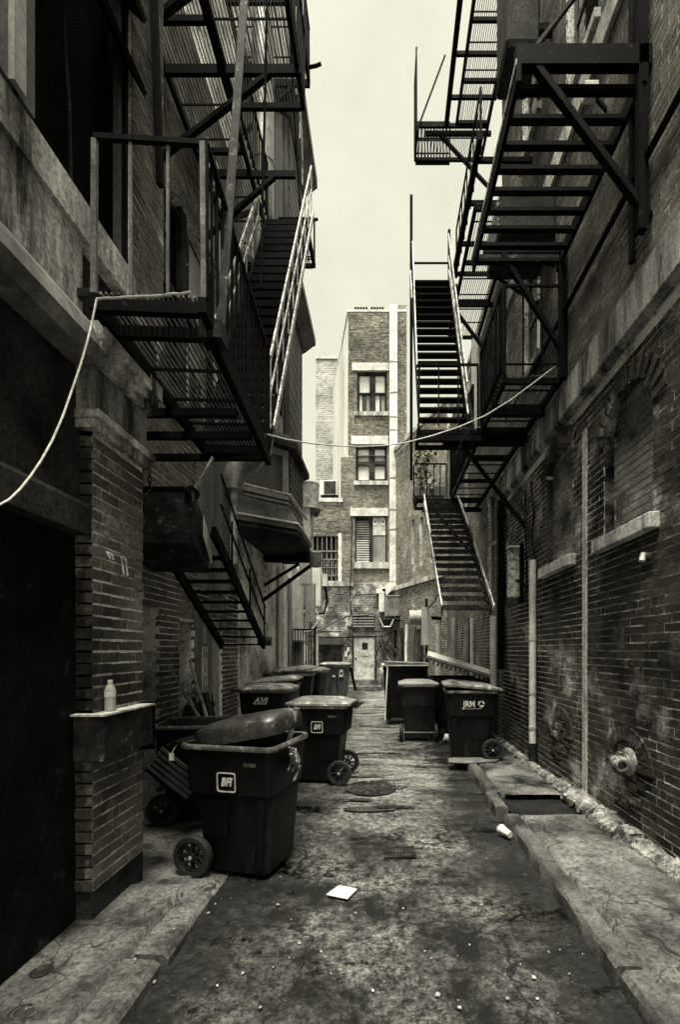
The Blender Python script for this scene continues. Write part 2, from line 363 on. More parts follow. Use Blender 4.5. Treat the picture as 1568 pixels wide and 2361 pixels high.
# ================================================================== GROUND
def grid(name, mat, x0, x1, y0, y1, z, step, amp, edge=0, kind='structure', sc=1.0):
    nx, ny = max(2, int((x1-x0)/step)), max(2, int((y1-y0)/step)); rs = np.random.RandomState(hash(name) % 999 if False else len(name))
    X, Y = np.meshgrid(np.linspace(x0, x1, nx+1), np.linspace(y0, y1, ny+1)); Zt = np.zeros_like(X)
    for k in range(26):
        fx, fy = rs.normal(0, 1)*(2+k*.8)*sc, rs.normal(0, 1)*(2+k*.8)*sc
        Zt += np.sin(X*fx+Y*fy+rs.uniform(0, 6.3))/(2+k*.6)
    Zt = z+amp*Zt*.6
    if edge:
        d = np.minimum.reduce([X-x0, x1-X]); Zt = np.where(d < .001, Zt-edge, Zt)
    v = np.stack([X, Y, Zt], -1).reshape(-1, 3); i = np.arange((nx+1)*(ny+1)).reshape(ny+1, nx+1)
    f = np.stack([i[:-1, :-1], i[:-1, 1:], i[1:, 1:], i[1:, :-1]], -1).reshape(-1, 4)
    me = bpy.data.meshes.new(name); me.from_pydata(v.tolist(), [], f.tolist()); me.materials.append(mat)
    me.polygons.foreach_set('use_smooth', [True]*len(f))
    o = link(name, me, None, Matrix()); tag(o, kind=kind); return o
gm = MB(); gm.add([(-400, -400, -.16), (400, -400, -.16), (400, 400, -.16), (-400, 400, -.16)], [(0, 1, 2, 3)])
gm.build('ground', patch_m, kind='structure')
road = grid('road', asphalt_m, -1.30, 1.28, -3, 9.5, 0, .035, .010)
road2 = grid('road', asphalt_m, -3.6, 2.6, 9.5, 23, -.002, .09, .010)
# left pavement: slab, cracked kerb strip
pv = grid('pavement', concrete, -2.0, -1.45, -3, 3.50, .085, .03, .006, edge=.12, sc=1.6)
for i, (a, b, dx) in enumerate(((-3, .2, 0), (.22, 1.75, .01), (1.78, 2.66, -.01), (2.70, 3.42, .012))):
    mb = MB(); ys = np.linspace(a, b, 9); L_ = []
    prof = lambda y: [(-1.435+dx+random.uniform(-.014, .014), y, -.05), (-1.43+dx+random.uniform(-.016, .016), y, .085+random.uniform(-.004, .006)), (-1.26+dx+random.uniform(-.008, .008), y, .08+random.uniform(-.006, .006)), (-1.235+dx, y, .05), (-1.235+dx, y, -.05)]
    mb.loft([prof(y) for y in ys]); mb.build('kerb_stone', concrete, pv)
fl = grid('courtyard_floor', concrete, -2.75, -1.24, 3.48, 9.5, .012, .04, .008, sc=1.4)
# broken slabs at the end of the left pavement
for i in range(8):
    c = Vector((-1.85+i*.072, random.uniform(3.52, 3.66), -.004+.0031*(i*5 % 8))); r0 = random.uniform(.07, .16)
    ring = [c+Vector((math.cos(a)*r0*random.uniform(.7, 1.2), math.sin(a)*r0*.8*random.uniform(.7, 1.2), 0)) for a in np.linspace(0, 6.283, 7)[:-1]]
    MB().loft([[p+Vector((0, 0, -.06)) for p in ring], [p+Vector((0, 0, random.uniform(.025, .05))) for p in ring], [c+(p-c)*.8+Vector((0, 0, .05)) for p in ring]]).build('slab', concrete, pv)
# right pavement with granite kerb
rp = grid('pavement', concrete, 1.40, 2.32, -3, 4.95, .10, .03, .010, edge=.12, sc=1.5)
rp2 = grid('pavement', concrete, 1.40, 2.32, 5.62, 12, .10, .04, .010, edge=.12, sc=1.5)
grid('tar_patch', patch_m, 1.385, 2.3, 4.88, 5.70, .035, .03, .02, sc=2.2)
for i, (a, b, dx, tilt) in enumerate(((-3, 1.3, 0, 0), (1.32, 2.52, .004, 0), (2.55, 3.80, -.006, .01), (3.83, 4.93, .006, 0), (5.12, 5.66, -.045, .03), (5.69, 7.25, .01, 0), (7.28, 9.2, 0, 0))):
    mb = MB(); ys = np.linspace(a, b, 10)
    def kp(y):
        j = lambda s_: random.uniform(-s_, s_)
        return [(1.25+dx+j(.002), y, -.06), (1.25+dx+j(.006), y, .085+j(.006)+tilt), (1.272+dx+j(.005), y, .11+j(.006)+tilt), (1.385+dx+j(.004), y, .112+j(.005)), (1.395+dx, y, -.06)]
    mb.loft([kp(y) for y in ys]); mb.build('kerb_stone', kerb_m, rp, smooth=True)
# crumbled fillet at the foot of the right wall
def lumps(name, parent, y0, y1, xc, zc, r0, n_, kind=None):
    mb = MB(); ys = np.linspace(y0, y1, n_); rings = []
    for y in ys:
        rr = r0*random.uniform(.7, 1.25); ring = []
        for k in range(9):
            a = math.pi*2*k/9; q = rr*random.uniform(.78, 1.18)
            ring.append(Vector((xc+math.cos(a)*q*1.1, y+random.uniform(-.02, .02), zc+math.sin(a)*q)))
        rings.append(ring)
    mb.loft(rings); return mb.build(name, rubble_m, parent)
lumps('mortar_fillet', rp, 3.0, 4.15, 2.24, .09, .10, 34)
lumps('mortar_fillet', rp, 4.2, 5.95, 2.20, .10, .11, 50)
lumps('mortar_fillet', rp2, 5.97, 7.1, 2.19, .10, .06, 30)
lumps('mortar_fillet', rp2, 7.1, 8.6, 2.15, .12, .07, 40)
# puddles, grates
def blob(name, mat, cx, cy, rx, ry, z, n_=36, kind='structure', j=.18):
    mb = MB(); ph = [random.uniform(0, 6.3) for _ in range(4)]; ring = []
    for k in range(n_):
        a = 2*math.pi*k/n_; q = 1+sum(math.sin(a*(i+2)+ph[i])*j/(i+1) for i in range(4))
        ring.append((cx+rx*math.cos(a)*q, cy+ry*math.sin(a)*q, z))
    mb.add(ring, [tuple(range(n_))]); return tag(mb.build(name, mat), kind=kind)
blob('puddle', water_m, -.10, 5.40, .38, .085, .0165, j=.3)
blob('puddle', water_m, -.42, 6.75, .34, .05, .017, j=.3)
blob('puddle', water_m, -.30, 5.72, .22, .035, .016, j=.3)
blob('puddle', water_m, -.1, 8.3, .4, .06, .017, j=.3)
blob('tar_patch', patch_m, .05, 5.44, .17, .06, .021, j=.15)
def grate(name, label, cat, x0, x1, y0, y1, z, bars, mat=rust):
    t = thing(name, label, cat, ((x0+x1)/2, (y0+y1)/2, z))
    mb = MB(); e = .022
    for b in ((x0, x1, y0, y0+e), (x0, x1, y1-e, y1), (x0, x0+e, y0+e, y1-e), (x1-e, x1, y0+e, y1-e)): mb.box(*b, z, z+.018)
    mb.build('frame', mat, t); box('pit', dark_void, t, x0+e, x1-e, y0+e, y1-e, z-.004, z+.002)
    for i in range(bars):
        x = x0+e+(x1-x0-2*e)*(i+.5)/bars; box('bar', mat, t, x-.008, x+.008, y0+e, y1-e, z+.003, z+.015)
    box('cross_bar', mat, t, x0+e, x1-e, (y0+y1)/2-.009, (y0+y1)/2+.009, z+.004, z+.0165)
    return t
grate('drain_grate', 'small rectangular iron drain grate set in the asphalt in front of the bins', 'drain', .0, .28, 4.10, 4.34, .006, 9)
mh = thing('manhole_cover', 'round worn iron manhole cover lying flush among the puddles', 'manhole cover', (-.16, 6.2, .01))
MB().lathe([(.33, 0), (.33, .018), (.29, .02), (.29, .014), (.02, .014)], (-.16, 6.2, .004), n=32).build('ring', rust, mh)
for i in range(3):
    for k in range(8+i*4):
        a = 6.283*k/(8+i*4); r_ = .1+.075*i; x, y = -.16+math.cos(a)*r_, 6.2+math.sin(a)*r_
        box('stud', rust, mh, x-.02, x+.02, y-.02, y+.02, .016, .024)

# ================================================================== RIGHT NEAR BUILDING (X = 2.3)
XR = 2.3
rb = thing('brick_building', 'tall sooty brick building with bricked-up arched windows and a pale band course', 'building', (XR+2, 5, 0))
Or, Ur, Nr = (XR, 0, 0), (0, 1, 0), (-1, 0, 0)
h1 = (4.06, 4.96, 2.98, 4.30, .10); h2 = (5.80, 6.72, 2.98, 4.45, .09)
rank_r = lambda c: ((c[0]-4.6) if c[0] > 3.75 else 9)+abs((c[2]+c[3])/2-1.6)*.55
wall(rb, 'wall', mortar_m, Or, Ur, Nr, -8, 9.25, -.1, 4.66, [h1, h2], .3)
arches = [(4.48, .62, .50), (6.2, .62, .46)]
ah = [(c-r_-.02, c+r_+.02, .3, zs+r_*.8) for c, zs, r_ in [(4.48, .72, .42), (6.18, .72, .40)]]
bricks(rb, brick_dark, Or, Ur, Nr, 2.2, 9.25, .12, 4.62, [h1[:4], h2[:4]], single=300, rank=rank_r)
# blind window infill bricks, sills, arch rings
for h in (h1, h2):
    bricks(rb, infill_m, (XR+h[4], 0, 0), Ur, Nr, h[0]+.01, h[1]-.01, h[2]+.02, h[3]-.02, (), proud=.006)
    mb = MB(); y0, y1, zt = h[0]-.1, h[1]+.09, 2.975
    mb.prism([(XR+.1, y0, zt), (XR-.10, y0, zt-.02), (XR-.10, y0, zt-.15), (XR+.1, y0, zt-.15)], (0, y1-y0, 0)); mb.build('sill', stone_m, rb, bevel=.008)
for h in (h1, h2): box('jamb', brick_dark, rb, XR+.001, XR+h[4]-.001, h[1]-.012, h[1]-.001, h[2]+.01, h[3]-.25)
def spandrel(h, rise):
    c, hw = (h[0]+h[1])/2, (h[1]-h[0])/2; zt = h[3]; n_ = 12
    arc = [(c+hw*math.cos(math.pi*k/n_), zt-rise+rise*math.sin(math.pi*k/n_)) for k in range(n_+1)]
    for half in (arc[:n_//2+1], arc[n_//2:]):
        cy = h[1] if half[0][0] > c+.01 else h[0]
        for (a, b), (d, e) in zip(half, half[1:]):
            MBs.add([(XR-.004, a, b), (XR-.004, d, e), (XR-.004, d, zt+.001), (XR-.004, a, zt+.001), (XR+.09, a, b), (XR+.09, d, e)], [(0, 1, 2, 3), (0, 4, 5, 1)])
for h, rise in ((h1, .38), (h2, .2)):
    MBs = MB(); spandrel(h, rise); MBs.build('arch_spandrel', brick_dark, rb)
    c, hw = (h[0]+h[1])/2, (h[1]-h[0])/2
    for k in range(13):
        a = math.pi*(k+.5)/13; dr = Vector((0, math.cos(a)*hw, math.sin(a)*rise)); p = Vector((XR-.006, c, h[3]-rise))+dr
        nrm = Vector((0, math.cos(a)*rise, math.sin(a)*hw)).normalized(); tg = Vector((0, -nrm.z, nrm.y))
        mb = MB().bar(p+nrm*.005, p+nrm*.2, .026, .075, up=tg); mb.build('brick', brick_dark, rb)
# lower bricked-up arches
for c, zs, r_ in [(4.48, .72, .42), (6.18, .72, .40)]:
    for k in range(15):
        a = math.pi*(k+.5)/15; dr = Vector((0, math.cos(a), math.sin(a)*.82)); p = Vector((XR-.008, c, zs))
        MB().bar(p+dr*(r_-.13), p+dr*(r_+.02), .03, .07, up=Vector((0, -dr.z, dr.y))).build('brick', brick_dark, rb)
    for i in range(16):
        y = c+random.uniform(-.22, .22); z = random.uniform(.34, zs+.12); s_ = random.uniform(.06, .11)
        if abs(y-c) < .26: MB().box(XR-.012-random.uniform(0, .02), XR+.03, y-s_, y+s_, z-.03, z+.03).build('brick', brick_dark, rb)
# band course and shadow moulding
MB().prism([(XR+.1, -8, 4.66), (XR-.02, -8, 4.66), (XR-.075, -8, 4.72), (XR-.075, -8, 5.10), (XR-.03, -8, 5.14), (XR+.1, -8, 5.14)], (0, 17.25, 0)).build('band_course', beam_m, rb)
# upper wall
hu = [(3.1, 3.9, 8.6, 10.6, .22), (5.1, 6.0, 8.6, 10.6, .22), (7.0, 7.9, 6.2, 8.0, .22), (7.0, 7.9, 9.8, 11.8, .22), (4.3, 5.2, 12.5, 14.5, .2)]
wall(rb, 'wall', mortar_m, Or, Ur, Nr, -8, 9.25, 5.14, 13.2, hu, .3)
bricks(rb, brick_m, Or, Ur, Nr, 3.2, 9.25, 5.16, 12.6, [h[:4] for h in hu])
box('string_course', stone_m, rb, XR-.05, XR+.05, -8, 9.2, 8.05, 8.35)
MB().tube([(XR-.05, 3.0, 6.02), (XR-.05, 8.8, 6.02)], .03).build('conduit', iron, rb)
for h in hu:
    f = MB()
    for a, b, c, d in ((h[0], h[0]+.06, h[2], h[3]), (h[1]-.06, h[1], h[2], h[3]), (h[0]+.06, h[1]-.06, h[2], h[2]+.07), (h[0]+.06, h[1]-.06, h[3]-.07, h[3]), (h[0]+.06, h[1]-.06, (h[2]+h[3])/2-.03, (h[2]+h[3])/2+.03)): f.box(XR+.10, XR+.16, a, b, c, d)
    wn = f.build('window', panel_grey, rb); box('pane', pane_dark, wn, XR+.12, XR+.13, h[0]+.05, h[1]-.05, h[2]+.05, h[3]-.05)
    box('sill', stone_m, rb, XR-.07, XR+.08, h[0]-.06, h[1]+.06, h[2]-.1, h[2])
box('building_body', stucco_dark, rb, XR+.31, XR+6, -8, 9.24, -.1, 13.2)
# pale mortar joint strip, downpipe, meter board, wires
mb = MB(); mb.box(XR-.022, XR+.02, 5.37, 5.47, .1, 4.3); mb.build('joint_strip', M('cement_strip', .5, .9, .4, 5, .45, 60, .8, .006, chip=.2, chip_at=.6), rb)
dp = thing('downpipe', 'pale vertical downpipe rising from the pavement on the right brick wall', 'drainpipe', (XR-.07, 7.12, .1))
MB().tube([(XR-.075, 7.12, .42), (XR-.075, 7.12, 3.15)], .052, 12).build('pipe', galv_pale, dp, smooth=True)
for z in (.62, 1.15, 1.95): MB().tube([(XR-.075, 7.12, z), (XR-.075, 7.12, z+.045)], .059, 12).build('collar', galv, dp, smooth=True)
MB().tube([(XR-.075, 7.12, .1), (XR-.075, 7.12, .40)], .068, 12).build('shoe', rust, dp, smooth=True)
bp_ = thing('black_downpipe', 'slim black downpipe running down from the band course at the corner of the right wall', 'drainpipe', (XR-.06, 9.0, 1.4))
MB().box(XR-.15, XR-.03, 8.93, 9.06, 1.45, 4.62).build('pipe', iron, bp_)
for z in (1.9, 3.2, 4.3): box('bracket', iron, bp_, XR-.155, XR, 8.90, 9.09, z, z+.04)
lb = thing('light_box', 'tall narrow pale metal box mounted high on the right wall above the black bin', 'utility box', (XR-.1, 7.9, 2.7))
MB().box(XR-.24, XR-.06, 7.85, 7.97, 2.68, 3.5).build('box', iron_pale, lb, bevel=.01); box('cap', galv_pale, lb, XR-.25, XR-.05, 7.84, 7.98, 3.5, 3.53); box('back_plate', iron, lb, XR-.06, XR, 7.8, 8.02, 2.6, 3.55)
MB().bar((XR-.12, 7.8, 2.95), (XR-.04, 7.3, 2.75), .03, .03).build('conduit', iron, lb)
for i, (pts, r_) in enumerate((([P(1225, 1110, 7.3), P(1232, 1180, 7.2), P(1228, 1250, 7.2), P(1240, 1295, 7.1)], .012), ([P(1200, 1150, 7.6), P(1212, 1190, 7.55), P(1222, 1240, 7.5), P(1232, 1290, 7.3)], .016), ([P(1213, 1130, 7.6), P(1211, 1200, 7.6), P(1216, 1300, 7.6), P(1213, 1370, 7.6)], .012))):
    tag(MB().tube([Vector((min(p.x, XR-.02), p.y, p.z)) for p in pts], r_, 6).build('cable', iron if i != 1 else rust),
        ('thin black cable dropping from the band course to the top of the pale downpipe', 'thick brown cable slanting down the wall left of the pale downpipe', 'thin black cable hanging beside the tall narrow metal box')[i], 'cable', 'cables on the right wall')
sp = thing('standpipe', 'brass standpipe outlet with round wall plate low on the right brick wall', 'standpipe', (XR-.1, 4.42, .76))
c = (XR-.03, 4.42, .77)
MB().lathe([(.02, .03), (.125, .02), (.13, 0), (.11, -.012), (.07, -.02), (.062, -.03)], c, 'x', 22).build('wall_plate', brass_m, sp, smooth=True)
MB().lathe([(.045, -.03), (.045, -.06), (.055, -.065), (.055, -.09), (.045, -.095), (.045, -.125)], c, 'x', 18).build('body', brass_m, sp, smooth=True)
MB().lathe([(.045, .03), (.045, -.03), (.055, -.035), (.055, -.06), (.042, -.06), (.038, -.02)], (c[0]-.105, c[1]-.04, c[2]-.015), 'y', 18).build('outlet', brass_m, sp, smooth=True)
MB().lathe([(.045, .0), (.05, .04), (.035, .07)], (c[0]-.11, c[1]+.0, c[2]+.0), 'y', 18).build('outlet', brass_m, sp, smooth=True)
pb = thing('pipe_stub', 'small broken pale pipe stub poking out of the right wall below the large stone sill', 'pipe', (XR-.06, 4.25, 2.55))
MB().tube([(XR, 4.1, 2.62), (XR-.08, 4.08, 2.62), (XR-.10, 4.06, 2.56)], .025, 10).build('stub', galv, pb)
wl = thing('wall_lamp', 'small white box lamp on the upper right wall behind the raised stair', 'lamp', P(1362, 212, 4.9))
q = P(1362, 212, 4.9); MB().box(q.x-.07, q.x+.07, q.y-.05, q.y+.05, q.z-.08, q.z+.07).build('lamp_body', white_m, wl, bevel=.01); MB().bar((q.x+.05, q.y, q.z-.05), (XR, q.y, q.z-.2), .03, .03).build('arm', iron, wl)
ac = thing('ventilation_hood', 'large dark metal ventilation hood hanging at the top of the right wall', 'vent', P(1200, 100, 6.2))
a_ = P(1165, 130, 6.3); b_ = P(1240, 130, 6.3)
mb = MB(); mb.loft([rrect((a_.x+b_.x)/2, 6.5, (b_.x-a_.x)/2, .3, .05, a_.z), rrect((a_.x+b_.x)/2, 6.5, (b_.x-a_.x)/2+.02, .32, .05, a_.z+.08), rrect((a_.x+b_.x)/2, 6.5, (b_.x-a_.x)/2, .3, .05, a_.z+.1), rrect((a_.x+b_.x)/2, 6.5, (b_.x-a_.x)/2, .3, .05, a_.z+2.4)]); mb.build('hood', stucco_dark, ac)
MB().bar(((a_.x+b_.x)/2, 6.5, a_.z+.6), (XR, 6.5, a_.z+.6), .1, .1).build('bracket', iron, ac)
wa = thing('window_air_conditioner', 'dark boxy air conditioner hanging from the wall above the raised stair', 'air conditioner', P(1270, 470, 6.6))
MB().box(1.55, XR, 6.35, 7.15, 7.35, 7.95).build('casing', stucco_dark, wa, bevel=.02)
for i in range(7): box('slat', galv_dark, wa, 1.535, 1.55, 6.4, 7.1, 7.43+i*.07, 7.47+i*.07)
for y in (6.4, 7.1): MB().bar((1.7, y, 7.34), (XR, y, 6.95), .03, .03).build('bracket', iron, wa)

# ================================================================== RIGHT FAR BUILDING
rf = thing('brick_building', 'lower brick building behind the right fire escape with pipes and a vine at its window', 'building', (XR+2, 13, 0))
hf = [(9.75, 10.5, 3.0, 5.2, .2), (12.6, 13.5, 5.8, 7.6, .2), (15, 15.9, 5.8, 7.6, .2), (10.0, 10.7, 6.9, 8.6, .2)]
wall(rf, 'wall', mortar_far, Or, Ur, Nr, 9.25, 17.3, -.1, 9.4, hf, .3)
bricks(rf, brick_m, Or, Ur, Nr, 9.27, 17.3, .1, 9.3, [h[:4] for h in hf], course=.075, single=300, rank=lambda c: c[0]+c[2]*.2)
for h in hf:
    f = MB()
    for a, b, c_, d in ((h[0], h[0]+.07, h[2], h[3]), (h[1]-.07, h[1], h[2], h[3]), (h[0]+.07, h[1]-.07, h[2], h[2]+.07), (h[0]+.07, h[1]-.07, h[3]-.07, h[3]), (h[0]+.07, h[1]-.07, (h[2]+h[3])/2-.03, (h[2]+h[3])/2+.03)): f.box(XR+.06, XR+.13, a, b, c_, d)
    wn = f.build('window', panel_light, rf); box('pane', pane_dark, wn, XR+.09, XR+.1, h[0]+.05, h[1]-.05, h[2]+.05, h[3]-.05)
ob0, ob1 = Vector((XR, 17.3, 0)), Vector((.42, 21.9, 0)); Uo = (ob1-ob0).normalized(); No = Vector((-Uo.y, Uo.x, 0)); No = No if No.y < 0 else -No
Lo = (ob1-ob0).length
ho = [(1.9, 2.2, 5.2, 7.2, .2), (2.7, 3.0, 5.4, 7.3, .2), (1.2, 2.1, 8, 9.6, .2)]
wall(rf, 'wall', mortar_far, ob0, Uo, No, 0, Lo, -.1, 10.8, ho, .3)
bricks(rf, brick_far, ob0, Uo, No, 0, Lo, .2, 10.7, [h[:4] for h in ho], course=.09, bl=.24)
for z in (4.6,):
    q = ob0+No*.06; MB().bar(q+Vector((0, 0, z)), q+Uo*Lo+Vector((0, 0, z)), .14, .18).build('ledge', stone_m, rf)
MB().prism([ob0+Vector((0, 0, 10.8))+No*.1, ob1+Vector((0, 0, 10.8))+No*.1, ob1+Vector((3, 0, 10.8)), ob0+Vector((1, 0, 10.8))], (0, 0, .18)).build('coping', stone_m, rf)
box('coping', stone_m, rf, XR-.06, XR+.3, 9.25, 17.3, 9.4, 9.55)
box('building_body', stucco_dark, rf, XR+.31, XR+6, 9.26, 21, -.1, 9.3)
# pipes and pilaster strips on this wall
for i, (x, Y, y0, y1, r_, m) in enumerate(((1130, 9.6, 1420, 1620, .07, galv_pale), (1065, 12.6, 1425, 1560, .09, galv_dark), (1082, 12.0, 1425, 1560, .05, galv_pale), (1045, 15, 1425, 1560, .08, panel_light), (1010, 17.0, 1440, 1560, .1, wood_pale), (1098, 11.2, 780, 1010, .11, galv_pale), (1075, 12.4, 880, 1000, .08, galv))):
    q0, q1 = P(x, y1, Y), P(x, y0, Y); xx = XR-.02-r_
    if i == 4: xx = q0.x
    MB().tube([(xx, Y, max(q0.z, 0)), (xx, Y, q1.z)], r_, 10).build('pipe', m, rf, smooth=True)
vn = thing('climbing_vine', 'leafy vine hanging over the railing at the foot of the upper right stair', 'plant', P(985, 1080, 13))
mb = MB()
for i in range(420):
    p = P(random.gauss(978, 12), random.uniform(1035, 1125), random.uniform(12.6, 13.4)); s_ = random.uniform(.03, .08); d = Vector((random.uniform(-1, 1), random.uniform(-1, 1), random.uniform(-1, 1))).normalized()
    e = d.orthogonal().normalized(); mb.add([p-d*s_, p+e*s_*.6, p+d*s_, p-e*s_*.6], [(0, 1, 2, 3)])
mb.build('leaves', M('vine_leaf', (.10, .11, .06), .6, .4, 8, .4, 40, 0, piece=.5), vn)
MB().tube([P(970, 1125, 13), P(978, 1080, 13), P(985, 1035, 13)], .015, 6).build('stem', wood_m, vn)
pl = thing('planter_box', 'grey planter box behind the stair rail holding the vine', 'planter', P(990, 1150, 13)); q = P(988, 1152, 13)
MB().box(q.x-.42, q.x+.42, 12.7, 13.3, q.z, q.z+.28).build('tub', panel_grey, pl, bevel=.02); MB().bar((q.x+.2, 13, q.z+.1), (XR, 13, q.z-.3), .06, .06).build('bracket', iron, pl); box('soil', dark_void, pl, q.x-.38, q.x+.38, 12.74, 13.26, q.z+.27, q.z+.285)

# ================================================================== END BUILDING
YE = 22.0; K = YE/F
ex = lambda x: (x-VX)*K
ez = lambda y: CH+(VY-y)*K
eb = thing('end_building', 'tall narrow brick building closing the alley with stacked windows and a whitewashed side', 'building', (-.6, YE+1.5, 0))
Oe, Ue, Ne = (0, YE, 0), (1, 0, 0), (0, -1, 0)
xl, xr = ex(803), ex(938)
w1 = (ex(823), ex(893), ez(953), ez(856), .22); w2 = (ex(820), ex(893), ez(1112), ez(1026), .22); w3 = (ex(818), ex(893), ez(1298), ez(1190), .2)
wall(eb, 'wall', mortar_far, Oe, Ue, Ne, ex(786), xr, ez(1345), ez(1050), [w2 if False else (w2[0], w2[1], w2[2], ez(1050)-.0001, .22), w3], .3)
wall(eb, 'wall', mortar_far, Oe, Ue, Ne, xl, xr, ez(1050), ez(720), [w1, (w2[0], w2[1], ez(1050)+.0001, w2[3], .22)], .3)
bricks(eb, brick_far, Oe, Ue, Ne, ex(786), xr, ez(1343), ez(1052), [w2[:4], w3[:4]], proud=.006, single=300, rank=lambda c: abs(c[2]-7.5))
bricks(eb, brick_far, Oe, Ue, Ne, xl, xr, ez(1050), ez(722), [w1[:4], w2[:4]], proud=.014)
for h, lint, sil in ((w1, (812, 897, 838, 855), (817, 896, 951, 960)), (w2, (810, 896, 1006, 1025), (816, 896, 1110, 1119)), (w3, (808, 896, 1172, 1190), (813, 897, 1297, 1311))):
    box('lintel', pale_stone, eb, ex(lint[0]), ex(lint[1]), YE-.06, YE+.1, ez(lint[3]), ez(lint[2])); box('sill', stone_m, eb, ex(sil[0]), ex(sil[1]), YE-.1, YE+.1, ez(sil[3]), ez(sil[1+1]))
def sash(h, lower_white):
    f = MB(); y0, y1 = YE+.06, YE+.14; a, b, c_, d = h[:4]; mid = (a+b)/2+.02; zm = c_+(d-c_)*.49
    for q in ((a, a+.1, c_, d), (b-.1, b, c_, d), (mid-.12, mid+.12, c_, d), (a+.1, mid-.12, c_, c_+.1), (mid+.12, b-.1, c_, c_+.1), (a+.1, mid-.12, d-.14, d), (mid+.12, b-.1, d-.14, d), (a+.1, mid-.12, zm-.035, zm+.035), (mid+.12, b-.1, zm-.035, zm+.035)): f.box(q[0], q[1], y0, y1, q[2], q[3])
    wn = f.build('window', stucco_dark, eb)
    for i, (u0, u1) in enumerate(((a+.1, mid-.12), (mid+.12, b-.1))):
        for j, (z0, z1) in enumerate(((c_+.1, zm-.035), (zm+.035, d-.14))):
            box('pane', pane_dark, wn, u0, u1, YE+.165, YE+.17, z0, z1)
            if j == 1 or lower_white:
                t_ = random.uniform(0, .25)*(z1-z0); box('blind', white_m, wn, u0+.02, u1-.02, YE+.15, YE+.155, z0+t_*(j if not lower_white else 1), z1-.01)  # white sheets stand in for bright reflections on the panes
            else:
                box('curtain', white_m, wn, u0+.02, u0+(.13 if i == 0 else .2), YE+.15, YE+.155, z0+.02, z1-.02); box('curtain', panel_light, wn, u1-.16, u1-.02, YE+.15, YE+.155, z0+.02, z1-.02)
sash(w1, False); sash(w2, True)
# window 3: louvre and boarded half
a, b, c_, d = w3[:4]; mid = (a+b)/2
f = MB()
for q in ((a, a+.08, c_, d), (b-.08, b, c_, d), (mid-.09, mid+.09, c_, d), (a+.08, mid-.09, d-.12, d), (mid+.09, b-.08, d-.05, d)): f.box(q[0], q[1], YE+.05, YE+.12, q[2], q[3])
wn = f.build('window', stucco_dark, eb); box('backing', dark_void, wn, a+.06, mid-.08, YE+.16, YE+.17, c_, d)
for i in range(24):
    z = c_+.06+i*(d-c_-.22)/24; MB().prism([(a+.08, YE+.04, z), (a+.08, YE+.045, z+.012), (a+.08, YE+.12, z+.055), (a+.08, YE+.115, z+.043)], (mid-a-.17, 0, 0)).build('louvre_slat', white_m if i < 13 else panel_light, wn)
box('board', panel_light, wn, mid+.09, b-.08, YE+.08, YE+.1, c_+.02, c_+(d-c_)*.58); box('board', pale_stone, wn, mid+.09, b-.08, YE+.06, YE+.09, c_+(d-c_)*.6, d-.05)
for x in (mid+.19, b-.2): box('vent_plate', white_m, wn, x-.09, x+.09, YE+.04, YE+.06, d-.42, d-.12); box('vent_hole', dark_void, wn, x-.035, x+.035, YE+.034, YE+.04, d-.3, d-.2)
# whitewashed side wall running back
s0, s1 = Vector((xl, YE+.02, 0)), Vector((-3.05, 28.6, 0)); Us = (s1-s0).normalized(); Ns = Vector((-Us.y, Us.x, 0)); Ns = Ns if Ns.y < 0 or Ns.x < 0 else -Ns
wall(eb, 'side_wall', whitewash, s0, Us, Vector((-abs(Us.y), -abs(Us.x), 0)), 0, (s1-s0).length, 8, ez(722), (), .3)
MB().prism([(xl-.04, YE-.05, ez(720)), (xr, YE-.05, ez(720)), (xr, YE+6, ez(720)), (-3, 28.5, ez(720))], (0, 0, .1)).build('coping', pale_stone, eb)
for i in range(10):
    x = ex(819+(i % 5)*6.4+(38 if i > 4 else 0)); box('roof_rail_post', iron, eb, x-.05, x+.05, YE+.3, YE+.37, ez(720)+.1, ez(697))
for a_, b_ in ((815, 849), (852, 884)): box('roof_rail_base', galv_dark, eb, ex(a_), ex(b_), YE+.28, YE+.39, ez(720)+.1, ez(720)+.13)
box('chimney', brick_far, eb, ex(918), ex(938), YE+.1, YE+1, ez(720), ez(700)); 
# lower left extension
xa, xb = ex(690), ex(786)
w4 = (ex(716), ex(780), ez(1340), ez(1235), .2)
wall(eb, 'wall', mortar_far, Oe, Ue, Ne, xa, xb, ez(1345), ez(1158), [w4], .3)
bricks(eb, brick_far, Oe, Ue, Ne, xa, xb, ez(1343), ez(1160), [w4[:4]], proud=.014)
box('coping', pale_stone, eb, xa, ex(790), YE-.08, YE+.4, ez(1158), ez(1149))
box('roof', stucco_dark, eb, xa, xb, YE+.3, YE+6, ez(1345), ez(1160))
a, b, c_, d = w4[:4]; gr = box('window', pane_dark, eb, a, b, YE+.15, YE+.17, c_, d)
for i in range(6): x = a+(b-a)*(i+.5)/6; box('grille_bar', panel_light, gr, x-.014, x+.014, YE+.02, YE+.04, c_, d)
for i in range(4): z = c_+(d-c_)*(.12+i*.18); box('grille_bar', galv_dark, gr, a, b, YE+.0, YE+.02, z-.03, z+.03)
for i in range(3):
    for j in range(2):
        x = a+.2+i*.42; z = c_+.28+j*.42
        for q in ((x, x+.24, z, z+.02), (x, x+.02, z+.02, z+.26), (x+.22, x+.24, z+.02, z+.26)): box('grille_scroll', panel_light, gr, q[0], q[1], YE-.02, YE, q[2], q[3])
box('window_surround', pale_stone, eb, ex(780), ex(788), YE-.03, YE+.05, c_-.05, d+.1); box('sill', stone_m, eb, ex(712), ex(790), YE-.1, YE+.05, c_-.22, c_)
